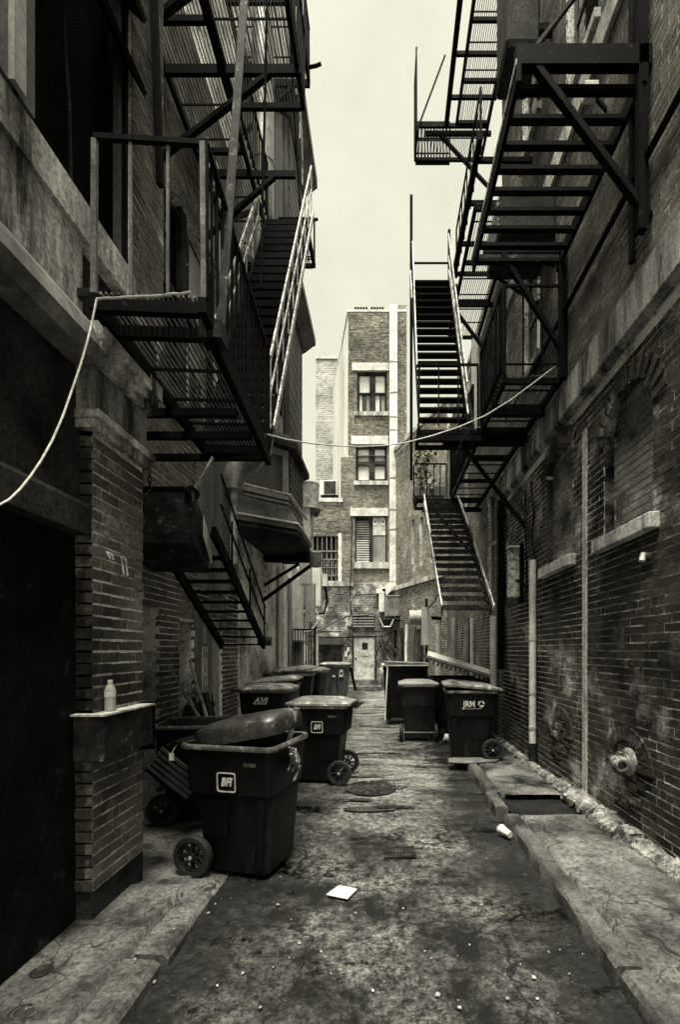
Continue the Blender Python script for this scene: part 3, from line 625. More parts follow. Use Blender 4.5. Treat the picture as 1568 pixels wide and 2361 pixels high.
# rough lower storey with door and dark opening
dr_ = (ex(815), ex(864), ez(1566), ez(1466), .12); op = (ex(733), ex(790), ez(1620), ez(1487), .8)
base_m = M('rough_old_masonry', .24, .9, .6, 1.6, .5, 30, 1, .02, chip=.62, chip_at=.56, chip_scale=1.6)
wall(eb, 'wall', base_m, (0, YE-.02, 0), Ue, Ne, ex(640), ex(960), -.1, ez(1345)-.001, [dr_, (op[0], op[1], .05, op[3], .8)], .3)
bricks(eb, base_m, (0, YE-.02, 0), Ue, Ne, ex(690), ex(905), 2.7, ez(1347), (), proud=.02, course=.1, bl=.27)
bricks(eb, base_m, (0, YE-.02, 0), Ue, Ne, ex(790), ex(813), .3, 2.7, (), proud=.02, course=.1, bl=.27)
box('opening_back', dark_void, eb, op[0], op[1], YE+.7, YE+.75, 0, op[3])
box('ledge', stone_m, eb, ex(690), ex(815), YE-.12, YE, ez(1352), ez(1343)); box('roller_box', panel_grey, eb, ex(728), ex(792), YE-.25, YE-.03, ez(1486), ez(1468))
dd = box('door', door_pale, eb, dr_[0]+.02, dr_[1]-.02, YE+.03, YE+.08, dr_[2], dr_[3]-.02)
box('door_window', dark_void, dd, ex(835), ex(848), YE+.02, YE+.029, ez(1497), ez(1482)); box('notice', paper_m, dd, ex(832), ex(850), YE+.015, YE+.02, ez(1512), ez(1499)); MB().lathe([(.035, 0), (.045, -.04), (.02, -.07)], (dr_[0]+.1, YE+.03, 1.5), 'y', 10).build('handle', galv, dd)
for x in (ex(812), ex(865)): box('door_frame', stucco_dark, eb, x, x+.06, YE-.09, YE+.02, .45, dr_[3]+.05)
box('doorstep', concrete, eb, ex(800), ex(880), YE-.9, YE-.021, -.05, .22); box('doorstep', concrete, eb, ex(808), ex(872), YE-.5, YE-.021, .22, .46)
lv = box('louvre_vent', dark_void, eb, ex(812), ex(864), YE-.1, YE-.03, ez(1447), ez(1416))
for i in range(5): z = ez(1447)+.02+i*.125; box('slat', panel_light, lv, ex(812)+.03, ex(864)-.03, YE-.13, YE-.105, z, z+.07)
# tall square flue on the facade
fl_ = thing('vent_flue', 'tall pale square metal flue running up the end building beside its windows', 'flue', (ex(907), YE-.2, 3))
zj = [1345, 1225, 1180, 1108, 1000, 970, 915, 845, 716]
for y0, y1 in zip(zj, zj[1:]): MB().box(ex(898), ex(916), YE-.42, YE-.06, ez(y0)+.02, ez(y1)-.02).build('duct_section', galv_pale, fl_, bevel=.015)
for y in zj[1:-1]: box('flange', galv, fl_, ex(897), ex(917), YE-.44, YE-.05, ez(y)-.02, ez(y)+.02)
MB().prism([(ex(898), YE-.42, ez(1345)), (ex(916), YE-.42, ez(1345)), (ex(914), YE-.42, ez(1352)), (ex(892), YE-.42, ez(1374)), (ex(880), YE-.42, ez(1362))], (0, .36, 0)).build('elbow', galv_pale, fl_); box('duct_foot', galv_pale, fl_, ex(868), ex(889), YE-.42, YE-.06, ez(1370), ez(1360)); box('duct_foot', galv_pale, fl_, ex(874), ex(886), YE-.42, YE-.06, ez(1412), ez(1371))
hb = thing('duct_box', 'dull grey ventilation box on a pipe beside the end door', 'duct', (ex(920), YE-.8, ez(1425)))
MB().box(ex(889), ex(952), YE-.9, YE-.2, ez(1424), ez(1380)).build('casing', galv_dark, hb, bevel=.02); box('flange', panel_light, hb, ex(887), ex(954), YE-.92, YE-.18, ez(1380), ez(1377)); box('flange', panel_light, hb, ex(887), ex(892), YE-.915, YE-.21, ez(1424), ez(1381)); MB().tube([P(885, 1428, YE-.8), P(955, 1428, YE-.8)], .1, 10).build('pipe', stucco_dark, hb, smooth=True); MB().bar((ex(920), YE-.3, ez(1424)), (ex(920), YE, ez(1440)), .08, .08).build('bracket', iron, hb)
fan = thing('exhaust_fan', 'white round exhaust fan housing on a square duct at the far right of the alley', 'fan', P(963, 1440, 17.5))
q = P(961, 1424, 17.3); MB().lathe([(.16, -.28), (.26, -.26), (.27, -.1), (.25, -.09), (.25, 0), (.28, .01), (.28, .16)], q, 'x', 20).build('housing', panel_light, fan, smooth=True); box('duct', panel_light, fan, q.x+.16, q.x+.5, q.y-.3, q.y+.3, q.z-1.0, q.z+.35); MB().bar((q.x+.4, q.y, q.z), (XR, q.y+.6, q.z), .12, .12).build('bracket', iron, fan)
# wires along the end wall
wires = [([P(720, 1462, 21.6), P(760, 1440, 21.6), P(800, 1420, 21.5), P(850, 1418, 21.5)], 'thick cable bundle arching across the wall left of the end door'),
         ([P(810, 1420, 21.5), P(808, 1390, 21.6), P(820, 1372, 21.6), P(865, 1370, 21.6)], 'black cable looping up over the louvre vent above the end door'),
         ([P(700, 1465, 21.4), P(760, 1470, 21.4), P(880, 1468, 21.4), P(910, 1455, 21.4)], 'black conduit running level above the end door'),
         ([P(812, 1200, 21.85), P(810, 1290, 21.85), P(807, 1380, 21.85)], 'thin vertical wire beside the louvred window of the end building'),
         ([P(955, 1435, 20), P(970, 1420, 18.5), P(1000, 1390, 16), P(1010, 1370, 15)], 'thin cable rising right from the duct box to the stair'),
         ([P(875, 1425, 21.0), P(884, 1445, 21.0), P(900, 1445, 21.0), P(908, 1428, 21.0)], 'pale cable loop hanging under the duct box'),
         ([P(905, 1470, 21), P(900, 1500, 20.8), P(912, 1530, 20.6), P(902, 1560, 20.6)], 'tangled cable hanging right of the end door'),
         ([P(895, 1475, 21), P(908, 1495, 20.8), P(920, 1510, 20.6), P(925, 1550, 20.6)], 'dark hose slanting down right of the end door')]
for i, (pts, lb_) in enumerate(wires):
    pp = [Vector(p) for p in pts]; fin = []
    for a, b in zip(pp, pp[1:]): fin += [a.lerp(b, t) for t in (0, .33, .66)]
    tag(MB().tube(fin+[pp[-1]], .035 if i in (0, 7) else .022, 6).build('cable', (panel_grey, iron, iron, iron, iron, white_m, rust, rust)[i]), lb_, 'cable', 'cables at the end of the alley')
for i, (x, y, w_, h_, m, lb_) in enumerate(((822, 1432, 9, 26, panel_light, 'pale tilted junction box'), (838-6, 1426, 9, 27, panel_light, 'pale upright junction box'), (798, 1508, 6, 12, white_m, 'tiny white socket box'), (803, 1498, 6, 9, white_m, 'tiny white switch box'), (884, 1500, 8, 9, panel_grey, 'small grey bell box'))):
    tg = ('left of the louvre above the end door', 'just beside the louvre above the end door', 'lower left of the end door', 'upper left of the end door', 'right of the end door')[i]
    x -= 12 if i < 2 else 0
    t = thing('junction_box', lb_+' '+tg, 'junction box', (ex(x), YE-.1, ez(y)), 'boxes on the end wall')
    mb = MB().box(-w_*K/2, w_*K/2, -.07, 0, -h_*K/2, h_*K/2)
    if i == 0: mb.rot(Matrix.Rotation(R(25), 4, 'Y'))
    mb.rot(Matrix.Translation((ex(x), YE-.03, ez(y)))); mb.build('box', m, t, bevel=.01); MB().tube([(ex(x), YE-.05, ez(y)+h_*K/2), (ex(x), YE-.05, ez(y)+h_*K/2+.2)], .015, 6).build('conduit', iron, t)
for i, (x, y0, y1, Y, m) in enumerate(((912, 1560, 1452, 21.3, iron), (926, 1565, 1448, 20.7, rust), (938, 1565, 1440, 20.2, galv_pale), (952, 1568, 1445, 19.7, panel_grey), (968, 1570, 1450, 19.1, stucco_dark), (984, 1570, 1380, 18.4, iron))):
    tag(MB().tube([P(x, min(y1+y0-y1, 1500+1980/Y-1), Y), P(x+random.uniform(-2, 2), (y0+y1)/2, Y), P(x, y1, Y)], (.05, .07, .06, .12, .14, .05)[i], 9).build('standing_pipe', m),
        ('thin black pipe standing nearest the end door', 'rusty pipe second right of the end door', 'pale pipe standing right of the end door', 'grey fat pipe below the duct box', 'dark fat pipe left of the exhaust fan', 'tall black pipe under the right stair foot')[i], 'pipe', 'pipes right of the end door')
rs3 = random.Random(5)
tng = MB()
for i in range(16):
    p0 = P(rs3.uniform(870, 905), rs3.uniform(1462, 1490), 21.3); p1 = P(rs3.uniform(868, 925), rs3.uniform(1500, 1565), 21.0); tng.tube([p0, p0.lerp(p1, .4)+Vector((rs3.uniform(-.3, .3), 0, rs3.uniform(-.2, .1))), p1], rs3.uniform(.012, .035), 5)
tag(tng.build('cable_tangle', rust), 'tangle of dark hoses and cables hanging between the end door and the pipes', 'cables', kind='stuff')
# air conditioner on the extension roof
ac = thing('rooftop_air_conditioner', 'white air conditioner with dark grille on the low roof beside the end building', 'air conditioner', (ex(755), 22.6, ez(1150)))
MB().box(ex(734), ex(776), 22.5, 22.95, ez(1133), ez(1098)).build('casing', white_m, ac, bevel=.02); box('grille', iron, ac, ex(744), ex(772), 22.47, 22.5, ez(1130), ez(1101))
for i in range(6): x = ex(745.5+i*5); box('grille_bar', galv_dark, ac, x-.012, x+.012, 22.45, 22.47, ez(1130), ez(1101))
for z in (1138, 1146): box('support_beam', iron, ac, ex(738), ex(778), 22.4, 22.9, ez(z+3), ez(z-2))
for x in (742, 774): box('support_leg', iron, ac, ex(x)-.05, ex(x)+.05, 22.5, 22.8, ez(1158), ez(1133))
# far tower
ft = thing('brick_tower', 'pale weathered brick tower block far behind the end building', 'building', (-4.8, 41, 0))
k4 = 40/F; t0, t1, tz = (728-VX)*k4, (778-VX)*k4, CH+(VY-828)*k4
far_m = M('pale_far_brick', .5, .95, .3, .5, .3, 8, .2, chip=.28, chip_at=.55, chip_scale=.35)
wall(ft, 'wall', far_m, (0, 40, 0), Ue, Ne, t0, t1, 0, tz, (), 4)
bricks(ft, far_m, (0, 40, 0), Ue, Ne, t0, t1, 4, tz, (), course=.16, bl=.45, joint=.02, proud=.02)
box('parapet', pale_stone, ft, t0, t1, 39.9, 44, tz, tz+.25)

# ================================================================== LEFT NEAR BUILDING
nb = thing('corner_building', 'dark stucco building with a recessed black door, brick pilaster and meshed window', 'building', (-3, 0, 0))
XL = -1.9
box('door', door_dark, nb, -2.2, -1.965, -8, 3.043, -.1, 2.53)
for y in (-.5, .9, 2.2): box('door_rail', door_dark, nb, -1.965, -1.945, y-.03, y+.03, .1, 2.5)
MB().prism([(-2.1, -8, 2.53), (-1.86, -8, 2.53), (-1.86, -8, 2.70), (-1.90, -8, 2.74), (-2.1, -8, 2.74)], (0, 11.03, 0)).build('door_head', stucco_dark, nb)
box('wall', stucco_dark, nb, -2.1, -1.935, -8, 3.06, 2.74, 3.58)
MB().prism([(-2.1, -8, 3.58), (-1.80, -8, 3.60), (-1.76, -8, 3.68), (-1.80, -8, 3.80), (-1.84, -8, 3.86), (-2.1, -8, 3.86)], (0, 11.0, 0)).build('cornice', wood_m, nb)
box('wall', plaster_m, nb, -2.1, -1.885, -8, 2.98, 3.86, 4.37); box('wall', stucco_dark, nb, -2.1, -1.95, 2.98, 4.09, 3.86, 4.37)
MB().prism([(-2.1, -8, 4.37), (-1.86, -8, 4.37), (-1.85, -8, 4.58), (-1.88, -8, 4.62), (-2.1, -8, 4.62)], (0, 11.6, 0)).build('ledge', plaster_m, nb)
MB().bar((-1.93, -8, 4.64), (-1.93, 3.58, 4.64), .05, .03).build('window_sill', iron_pale, nb)
# window opening with wire mesh
wall(nb, 'wall', mortar_m, (XL, 0, 0), (0, 1, 0), (1, 0, 0), -8, 4.1, 4.63, 12.5, [(2.50, 3.57, 4.66, 8.4, .45), (.3, 2.2, 4.66, 8.4, .4)], .3)
bricks(nb, brick_m, (XL, 0, 0), (0, 1, 0), (1, 0, 0), 3.58, 4.1, 4.42, 9.2, (), single=100, rank=lambda c: c[2], proud=.004)
box('pier', mortar_m, nb, -2.1, XL-.002, 3.57, 4.1, 4.37, 4.63)
wf = MB()
for q in ((2.30, 2.36, 4.63, 9), (2.44, 2.54, 4.63, 9)): wf.box(-1.97, -1.86, *q)
wf.box(-1.99, -1.95, 3.5, 3.544, 4.66, 8.4); wf.box(-2.0, -1.95, 2.54, 3.5, 4.66, 4.74)
box('jamb_board', door_dark, nb, -2.33, -1.915, 3.545, 3.568, 4.66, 8.4)
win = wf.build('window', panel_grey, nb); box('window_post', panel_light, nb, -1.86, -1.83, 2.36, 2.44, 4.63, 9)
wm = MB()
for i in range(46): y = 2.55+i*.95/46; wm.box(-2.03, -2.027, y, y+.004, 4.74, 7)
for i in range(90): z = 4.74+i*.025; wm.box(-2.027, -2.024, 2.55, 3.5, z, z+.004)
mo = wm.build('wire_mesh', iron, win); mo['kind'] = 'stuff'
box('pane', dark_void, win, -2.2, -2.19, 2.5, 3.57, 4.66, 8.4)
MB().tube(sag((-2.015, 2.98, 7), (-2.015, 3.05, 4.75), 0, 8, .015), .012, 6).build('mesh_tie', rust, win)
for i, (z, t_) in enumerate(((5.95, .30), (6.5, .16), (6.75, .2))):
    MB().prism([(-1.97, 2.55, z+t_), (-1.80, 2.55, z), (-1.78, 2.55, z+.03), (-1.95, 2.55, z+t_+.03)], (0, 1.03, 0)).build('hopper_sash', (door_dark, stucco_dark, stucco_dark)[i], nb)
MB().bar((-1.83, 3.62, 9), (-1.83, 3.9, 5.6), .05, .05).build('downpipe', iron, nb)
# pilaster
wall(nb, 'pilaster', mortar_m, (-1.86, 0, 0), (0, 1, 0), (1, 0, 0), 3.045, 3.67, 0, 3.2, (), .24)
bricks(nb, brick_m, (-1.86, 0, 0), (0, 1, 0), (1, 0, 0), 3.035, 3.675, .27, 3.19, (), proud=.004, single=200, rank=lambda c: -c[2])
wall(nb, 'pilaster_return', mortar_m, (0, 3.044, 0), (1, 0, 0), (0, -1, 0), -1.964, -1.862, 0, 3.2, (), .0)
bricks(nb, brick_dark, (0, 3.044, 0), (1, 0, 0), (0, -1, 0), -1.964, -1.862, .27, 3.19, (), proud=.012)
box('plinth', stucco_dark, nb, -2.1, -1.857, 3.042, 3.672, 0, .26)
for z0, z1, p in ((3.2, 3.26, .05), (3.26, 3.31, .08), (3.31, 3.62, .02), (3.62, 3.68, .06), (3.68, 3.74, .10), (3.74, 3.85, .13)):
    box('cap_moulding' if p != .02 else 'cap_block', plaster_m if p > .03 else beam_m, nb, -2.1, -1.86+p, 3.0-p*.3, 3.69+p*.3, z0, z1)
box('wall', stucco_dark, nb, -2.1, -1.93, 3.0, 3.70, 3.85, 3.861)
box('building_body', stucco_dark, nb, -7, -2.55, -8, 3.68, -.1, 12.5); box('building_body', stucco_dark, nb, -2.55, -2.21, -8, 3.68, -.1, 4.6)
# box on the pilaster and its bottle
ub = thing('utility_box', 'dark metal utility box fixed to the brick pilaster with a bottle on top', 'utility box', (-1.8, 3.3, 1.1))
MB().box(-1.95, -1.755, 2.985, 3.62, 1.10, 1.385).build('casing', rust, ub, bevel=.008); box('lid', stone_m, ub, -1.96, -1.745, 2.975, 3.63, 1.387, 1.40); box('back_plate', iron, ub, -1.96, -1.75, 3.62, 3.65, 1.05, 1.41)
bt = thing('plastic_bottle', 'empty clear plastic water bottle standing on the utility box', 'bottle', (-1.815, 3.16, 1.4))
MB().lathe([(.005, 0), (.033, 0), (.036, .008), (.034, .02), (.036, .03), (.033, .045), (.036, .06), (.033, .075), (.036, .09), (.036, .13), (.033, .145), (.022, .17), (.0135, .182), (.0135, .19)], (-1.815, 3.16, 1.4), n=18).build('body', bottle_m, bt, smooth=True)
MB().lathe([(.016, .185), (.016, .205), (.003, .206)], (-1.815, 3.16, 1.4), n=14).build('cap', white_m, bt); MB().lathe([(.0368, .095), (.0368, .128)], (-1.815, 3.16, 1.4), n=18).build('bottle_label', paper_m, bt, smooth=True)
tw = thing('twisted_wire', 'twisted pale strips tied to a wire on the brick pilaster', 'wire', (-1.84, 3.25, 2.42))
a0 = P(238, 1272, 3.18); a1 = P(284, 1270, 3.38); xw = -1.835
MB().tube([(xw, 3.14, 2.45), (xw, 3.2, 2.45), (xw, 3.3, 2.455), (xw, 3.37, 2.46)], .004, 6).build('wire', rope_m, tw)
for y in (3.14, 3.18, 3.31, 3.36):
    MB().tube([(xw, y, 2.455), (xw+.01, y+.012, 2.43), (xw, y+.02, 2.455), (xw+.012, y+.03, 2.41 if y < 3.3 else 2.33)], .007, 6).build('strip', rope_m, tw)

# ================================================================== LEFT RECESSED BUILDING WITH BAY
XW = -2.7
vb = thing('bay_building', 'brick building with a tall panelled bay window and back doors set back on the left', 'building', (XW-2, 8, 0))
dl = [(4.2, 5.72, 0, 2.35, .35), (6.28, 6.76, 0, 2.2, .3), (7.36, 7.95, 0, 2.3, .1), (8.9, 9.4, .9, 2.2, .15), (5.5, 7.8, 5.2, 7.9, .3), (5.2, 6.2, 10, 12, .25)]
wall(vb, 'wall', mortar_m, (XW, 0, 0), (0, 1, 0), (1, 0, 0), 3.69, 11.9, -.1, 14.5, dl, .4)
bricks(vb, brick_m, (XW, 0, 0), (0, 1, 0), (1, 0, 0), 3.7, 8.8, .1, 10.5, [d_[:4] for d_ in dl]+[(6.8, 7.36, 0, 2.5), (6.85, 8.2, 2.7, 5.0)], single=300, rank=lambda c: abs(c[0]-6)+(0 if c[2] < 2.6 else .8 if c[2] < 4 else 5), proud=.004)
box('building_body', stucco_dark, vb, -7, XW-.41, 3.69, 11.9, -.1, 14.5)
dk = box('door', stucco_dark, vb, XW-.32, XW-.30, 4.2, 5.72, 0, 2.35); box('door', dark_void, vb, XW-.29, XW-.27, 6.28, 6.76, 0, 2.2)
dp2 = box('door', panel_light, vb, XW-.07, XW-.04, 7.38, 7.93, .02, 2.28); MB().tube([(XW-.03, 7.48, .95), (XW+.0, 7.5, .95), (XW+.0, 7.5, 1.12), (XW-.03, 7.48, 1.12)], .01, 6).build('handle', iron, dp2)
box('door_frame', wood_m, vb, XW, XW+.05, 6.8, 7.34, 0, 2.5)
sg = box('sign_board', pale_stone, vb, XW+.05, XW+.06, 6.93, 7.14, 1.15, 1.86)
gly = MB()
for (yy, zz) in ((7.0, 1.74), (7.08, 1.74), (7.04, 1.52), (7.0, 1.38), (7.08, 1.38), (7.0, 1.24), (7.08, 1.24)):
    for j in range(3): gly.box(XW+.061, XW+.063, yy-.025, yy+.025, zz-.035+j*.03, zz-.027+j*.03)
    gly.box(XW+.061, XW+.063, yy-.004, yy+.004, zz-.045, zz+.045)
gly.build('lettering', iron, sg)
box('notice_strip', panel_light, vb, XW+.051, XW+.055, 6.98, 7.12, 1.9, 2.4); MB().lathe([(.05, 0), (.05, .06), (.02, .08)], (XW+.05, 7.24, .98), 'x', 12).build('door_bell', iron, vb)
# vertical boards
for i in range(7): y = 6.86+i*.19; box('board', wood_m, vb, XW, XW+.03+.01*(i % 2), y, y+.175, 2.72, 5.0)
# upper window behind the railing
f = MB()
for q in ((5.5, 5.6, 5.2, 7.9), (7.7, 7.8, 5.2, 7.9), (6.55, 6.72, 5.2, 7.9), (5.6, 6.55, 6.5, 6.6), (6.72, 7.7, 6.5, 6.6), (5.6, 6.55, 5.2, 5.3), (6.72, 7.7, 5.2, 5.3)): f.box(XW-.15, XW-.08, *q)
wv = f.build('window', stucco_dark, vb); box('pane', pane_dark, wv, XW-.2, XW-.19, 5.5, 7.8, 5.2, 7.9); box('blind', panel_light, wv, XW-.185, XW-.18, 5.7, 6.1, 6.9, 7.4); box('curtain', white_m, wv, XW-.185, XW-.18, 7.05, 7.5, 6.0, 7.8); box('curtain', white_m, wv, XW-.185, XW-.18, 7.52, 7.7, 5.4, 7.8); sky_panel = box('window', white_m, vb, XW+.005, XW+.03, 7.25, 7.8, 7.95, 9.6); box('window_frame', stucco_dark, sky_panel, XW+.031, XW+.045, 7.5, 7.54, 7.95, 9.6)  # the solid white window panel stands in for bright sky
# the bay
bay = [(-2.7, 8.8), (-1.9, 9.5), (-1.9, 11.1), (-2.7, 11.8)]
def bayring(z, o):
    c = Vector((-2.7, 10.3)); return [Vector((x+(o if x > -2.6 else 0), y+(o*.5 if y > 10 else -o*.5)*(1 if x < -2.6 else .6), z)) for x, y in bay]
def bayslab(name, mat, z0, z1, o0, o1=None): return MB().loft([bayring(z0, o0), bayring(z1, o1 if o1 is not None else o0)]).build(name, mat, vb)
bayslab('bay_soffit', stucco_dark, 3.95, 4.2, -.12, .18); bayslab('bay_skirt', panel_grey, 4.2, 4.32, .2); bayslab('bay_skirt', panel_grey, 4.32, 4.72, .16, 0)
bayslab('bay_edge', galv_pale, 4.30, 4.335, .215); bayslab('bay_edge', panel_light, 4.70, 4.74, .03); bayslab('bay_edge', stucco_dark, 4.1, 4.14, .19); bayslab('bay_wall', panel_grey, 4.74, 5.8, 0); bayslab('bay_cornice', stucco_dark, 5.8, 5.92, .16); bayslab('bay_cornice', wood_m, 5.92, 6.05, .08)
bayslab('bay_wall', panel_light, 6.05, 8.75, -.03); bayslab('bay_cornice', panel_grey, 8.75, 8.95, .08, .28); bayslab('bay_cornice', panel_grey, 8.95, 9.1, .3)
bayslab('bay_wall', panel_light, 9.1, 12.4, -.03); bayslab('bay_cornice', panel_grey, 12.4, 12.65, .05, .3); bayslab('bay_cornice', panel_grey, 12.65, 12.85, .34); bayslab('bay_wall', panel_light, 12.85, 15.5, -.03)
nf = (Vector((-1.9, 9.5, 0))-Vector((-2.7, 8.8, 0))); nl = nf.normalized(); nn = Vector((nl.y, -nl.x, 0))
def bay_trim(u0, u1, z0, z1, name='bay_panel', mat=panel_light, t=.03, base=0):
    a = Vector((-2.7, 8.8, 0))+nl*(nf.length*u0)+nn*base; b = Vector((-2.7, 8.8, 0))+nl*(nf.length*u1)+nn*base
    MB().prism([a+Vector((0, 0, z0)), b+Vector((0, 0, z0)), b+Vector((0, 0, z1)), a+Vector((0, 0, z1))], nn*t).build(name, mat, vb)
bay_trim(.02, .12, 4.78, 5.75); bay_trim(.86, .98, 4.78, 5.75); bay_trim(.12, .86, 5.62, 5.75); bay_trim(.12, .86, 4.78, 4.86)
for z0, z1 in ((6.05, 8.7), (9.15, 12.35)):
    for u in (.0, .3, .62, .9): bay_trim(u, u+.08, z0, z1, 'bay_mullion', panel_grey, .05, -.03)
    bay_trim(.40, .60, z0+.4, z1-.3, 'bay_pane', pane_dark, .01, -.02); bay_trim(.72, .88, z0+.4, z1-.3, 'bay_pane', pane_dark, .01, -.02)
    for k in range(10): zz = z0+(z1-z0)*k/10; box('clapboard', panel_grey, vb, -1.94, -1.89, 9.55, 11.05, zz, zz+(z1-z0)/10-.03)
for k in range(7): zz = 4.78+.14*k; box('clapboard', panel_grey, vb, -1.9, -1.87, 9.55, 11.05, zz, zz+.11)
MB().tube([(-2.7, 8.65, 4.85), (-1.84, 9.38, 4.85), (-1.8, 11.1, 4.85)], .03, 8).build('bay_pipe', galv, vb)

# round duct in front of the bay
du = thing('round_duct', 'large round metal duct with a fat elbow rising in front of the bay window', 'duct', (-2.1, 8.25, 4.8))
xd = (606-VX)/F*8.25
MB().tube([(xd, 8.25, 5.5), (xd, 8.25, 13.5)], .185, 20).build('pipe', duct_m, du, smooth=True)
for z in (6.6, 7.9, 9.2, 10.2, 11.6): MB().tube([(xd, 8.25, z), (xd, 8.25, z+.06)], .197, 20).build('collar', duct_m, du, smooth=True)
MB().tube([(xd, 8.25, 5.5), (xd-.05, 8.25, 5.3), P(570, 1065, 8.2), P(545, 1080, 8.1), P(538, 1105, 8.05), P(538, 1130, 8.05)], [.185, .21, .22, .22, .17, .15], 18).build('elbow', duct_m, du, smooth=True)
MB().tube([P(538, 1130, 8.05), P(538, 1300, 8.05)], .06, 10).build('drop_pipe', galv, du, smooth=True); MB().bar((xd, 8.3, 9.5), (XW, 8.5, 9.5), .06, .06).build('bracket', iron, du)

# ================================================================== LEFT FAR LOW BUILDING
lo_ = thing('low_building', 'low pale rendered building with pipes and barred gate at the far left of the alley', 'building', (-4, 16, 0))
lw0, lw1 = Vector((-2.68, 11.9, 0)), Vector((-3.45, 22, 0)); Ul = (lw1-lw0).normalized(); Nl = Vector((Ul.y, -Ul.x, 0))
wall(lo_, 'wall', M('pale_render', .55, .9, .4, 1.5, .3, 30, .3, streak=True, chip=.2, chip_at=.6, chip_scale=3), lw0, Ul, Nl, 0, (lw1-lw0).length, -.1, 4.7, (), .3)
box('roof', stucco_dark, lo_, -7, -3.5, 11.95, 21.9, -.1, 4.6)
for i, (x, Y, w_, m) in enumerate(((616, 12.0, .05, white_m), (624, 12.6, .07, galv_pale), (634, 13.2, .05, white_m), (642, 13.8, .08, panel_light), (650, 14.4, .05, white_m))):
    qx = -2.68-(Y-11.9)*.0762+w_+.01; MB().tube([(qx, Y, .05), (qx, Y, 3.9)], w_, 10).build('pipe', m, lo_, smooth=True)
q = P(675, 1500, 14.5); MB().box(q.x-.26, q.x+.26, 14.3, 14.9, 2.1, 4.0).build('duct_casing', galv_pale, lo_, bevel=.02); box('duct_casing', panel_light, lo_, q.x-.25, q.x+.25, 14.32, 14.9, 1.3, 2.05); box('flange', galv_dark, lo_, q.x-.3, q.x+.3, 14.25, 14.95, 2.05, 2.1); box('duct_casing', pale_stone, lo_, q.x-.26, q.x+.26, 14.35, 14.9, .1, 1.3)
box('duct_casing', panel_light, lo_, q.x+.3, q.x+.6, 14.9, 15.2, 2.7, 3.9)
for i, Y in enumerate((12.3, 13.0, 13.6, 15.6, 16.6, 17.8, 19.2)):
    xw2 = -2.68-(Y-11.9)*.0762; box('wall_strip', (white_m, panel_light, panel_grey)[i % 3], lo_, xw2-.02, xw2+.05, Y-.06, Y+.06, .05, 4.3-.2*(i % 3))
for i, (Y, z0, z1) in enumerate(((15.2, 1.9, 2.5), (17.2, 2.4, 3.2), (18.4, 1.4, 2.0))):
    xw2 = -2.68-(Y-11.9)*.0762; box('meter_cabinet', (panel_light, panel_grey, white_m)[i], lo_, xw2-.02, xw2+.2, Y-.2, Y+.2, z0, z1)
gt = thing('barred_gate', 'iron barred gate standing in front of the pale wall at the far left', 'gate', P(690, 1560, 14)); 
for i in range(11):
    x = P(662+i*6.2, 1500, 14).x; box('bar', iron, gt, x-.012, x+.012, 13.99, 14.02, .05, 2.42)
for z in (.5, 1.25, 2.4): box('rail', iron, gt, P(658, 0, 14).x, P(728, 0, 14).x, 13.98, 14.03, z, z+.04)
for x in (658, 728): q = P(x, 0, 14).x; box('post', iron, gt, q-.03, q+.03, 13.97, 14.04, 0, 2.5)
wp = thing('white_post', 'slim white painted post standing behind the left bins', 'post', P(731, 1590, 12)); q = P(731, 1500, 12).x
MB().tube([(q, 12, .75), (q, 12, 2.2)], .035, 10).build('upper_pole', white_m, wp); MB().tube([(q, 12, 2.2), (q, 12, 2.3), (q, 12, 2.36)], [.035, .03, .015], 10).build('cap', panel_light, wp); MB().tube([(q, 12, 0), (q, 12, .75)], .034, 10).build('lower_pole', panel_light, wp)
vc = thing('roof_vent', 'round galvanised vent drum on a square duct beside the bay window', 'vent', P(712, 1180, 13)); q = P(713, 1180, 13)
MB().lathe([(.27, 0), (.275, .02), (.265, .03), (.265, .66), (.275, .67), (.275, .7), (.1, .72)], (q.x, 13, q.z+.05), n=24).build('drum', galv, vc, smooth=True); MB().lathe([(.12, -.14), (.2, 0), (.22, .05)], (q.x+.1, 13, q.z), n=18).build('hood', galv_dark, vc); box('duct', galv_pale, vc, q.x-.25, q.x+.05, 12.8, 13.2, 3.6, q.z+.06); MB().bar((q.x-.2, 13, 4.2), (-2.76, 13, 4.2), .08, .08).build('bracket', iron, vc)
MB().tube([P(722, 1190, 12.7), P(722, 1225, 12.7), P(715, 1248, 12.7), P(700, 1262, 12.7)], .03, 6).build('hose', panel_light, vc)
ac2 = thing('wall_air_conditioner', 'white condenser unit with cables on the far left wall beyond the bins', 'air conditioner', P(725, 1400, 16)); q = P(726, 1400, 16)
MB().box(q.x-.28, q.x+.22, 15.8, 16.2, q.z, q.z+1.35).build('casing', white_m, ac2, bevel=.02); box('back_panel', panel_grey, ac2, q.x-.36, q.x-.29, 15.8, 16.2, q.z, q.z+1.3); box('meter', white_m, ac2, q.x+.25, q.x+.42, 15.9, 16.1, q.z+.7, q.z+1.1)
MB().tube([(q.x+.35, 16, q.z+.7), (q.x+.42, 16, q.z+.2), (q.x+.3, 16, q.z-.2), (q.x-.5, 16, q.z-.3)], .04, 8).build('pipe', iron, ac2); MB().tube([(q.x, 15.8, q.z), (q.x+.2, 15.8, q.z-.4), (q.x-.1, 15.8, q.z-.8), (q.x-.6, 15.9, q.z-.9)], .02, 6).build('cable', rope_m, ac2); MB().bar((q.x, 16, q.z-.04), (-3.0, 16, q.z-.04), .3, .06).build('shelf', iron, ac2)
lm = thing('lamp_bracket', 'black iron lamp bracket with struts jutting from the left wall under the bay', 'lamp', P(640, 1300, 10.8))
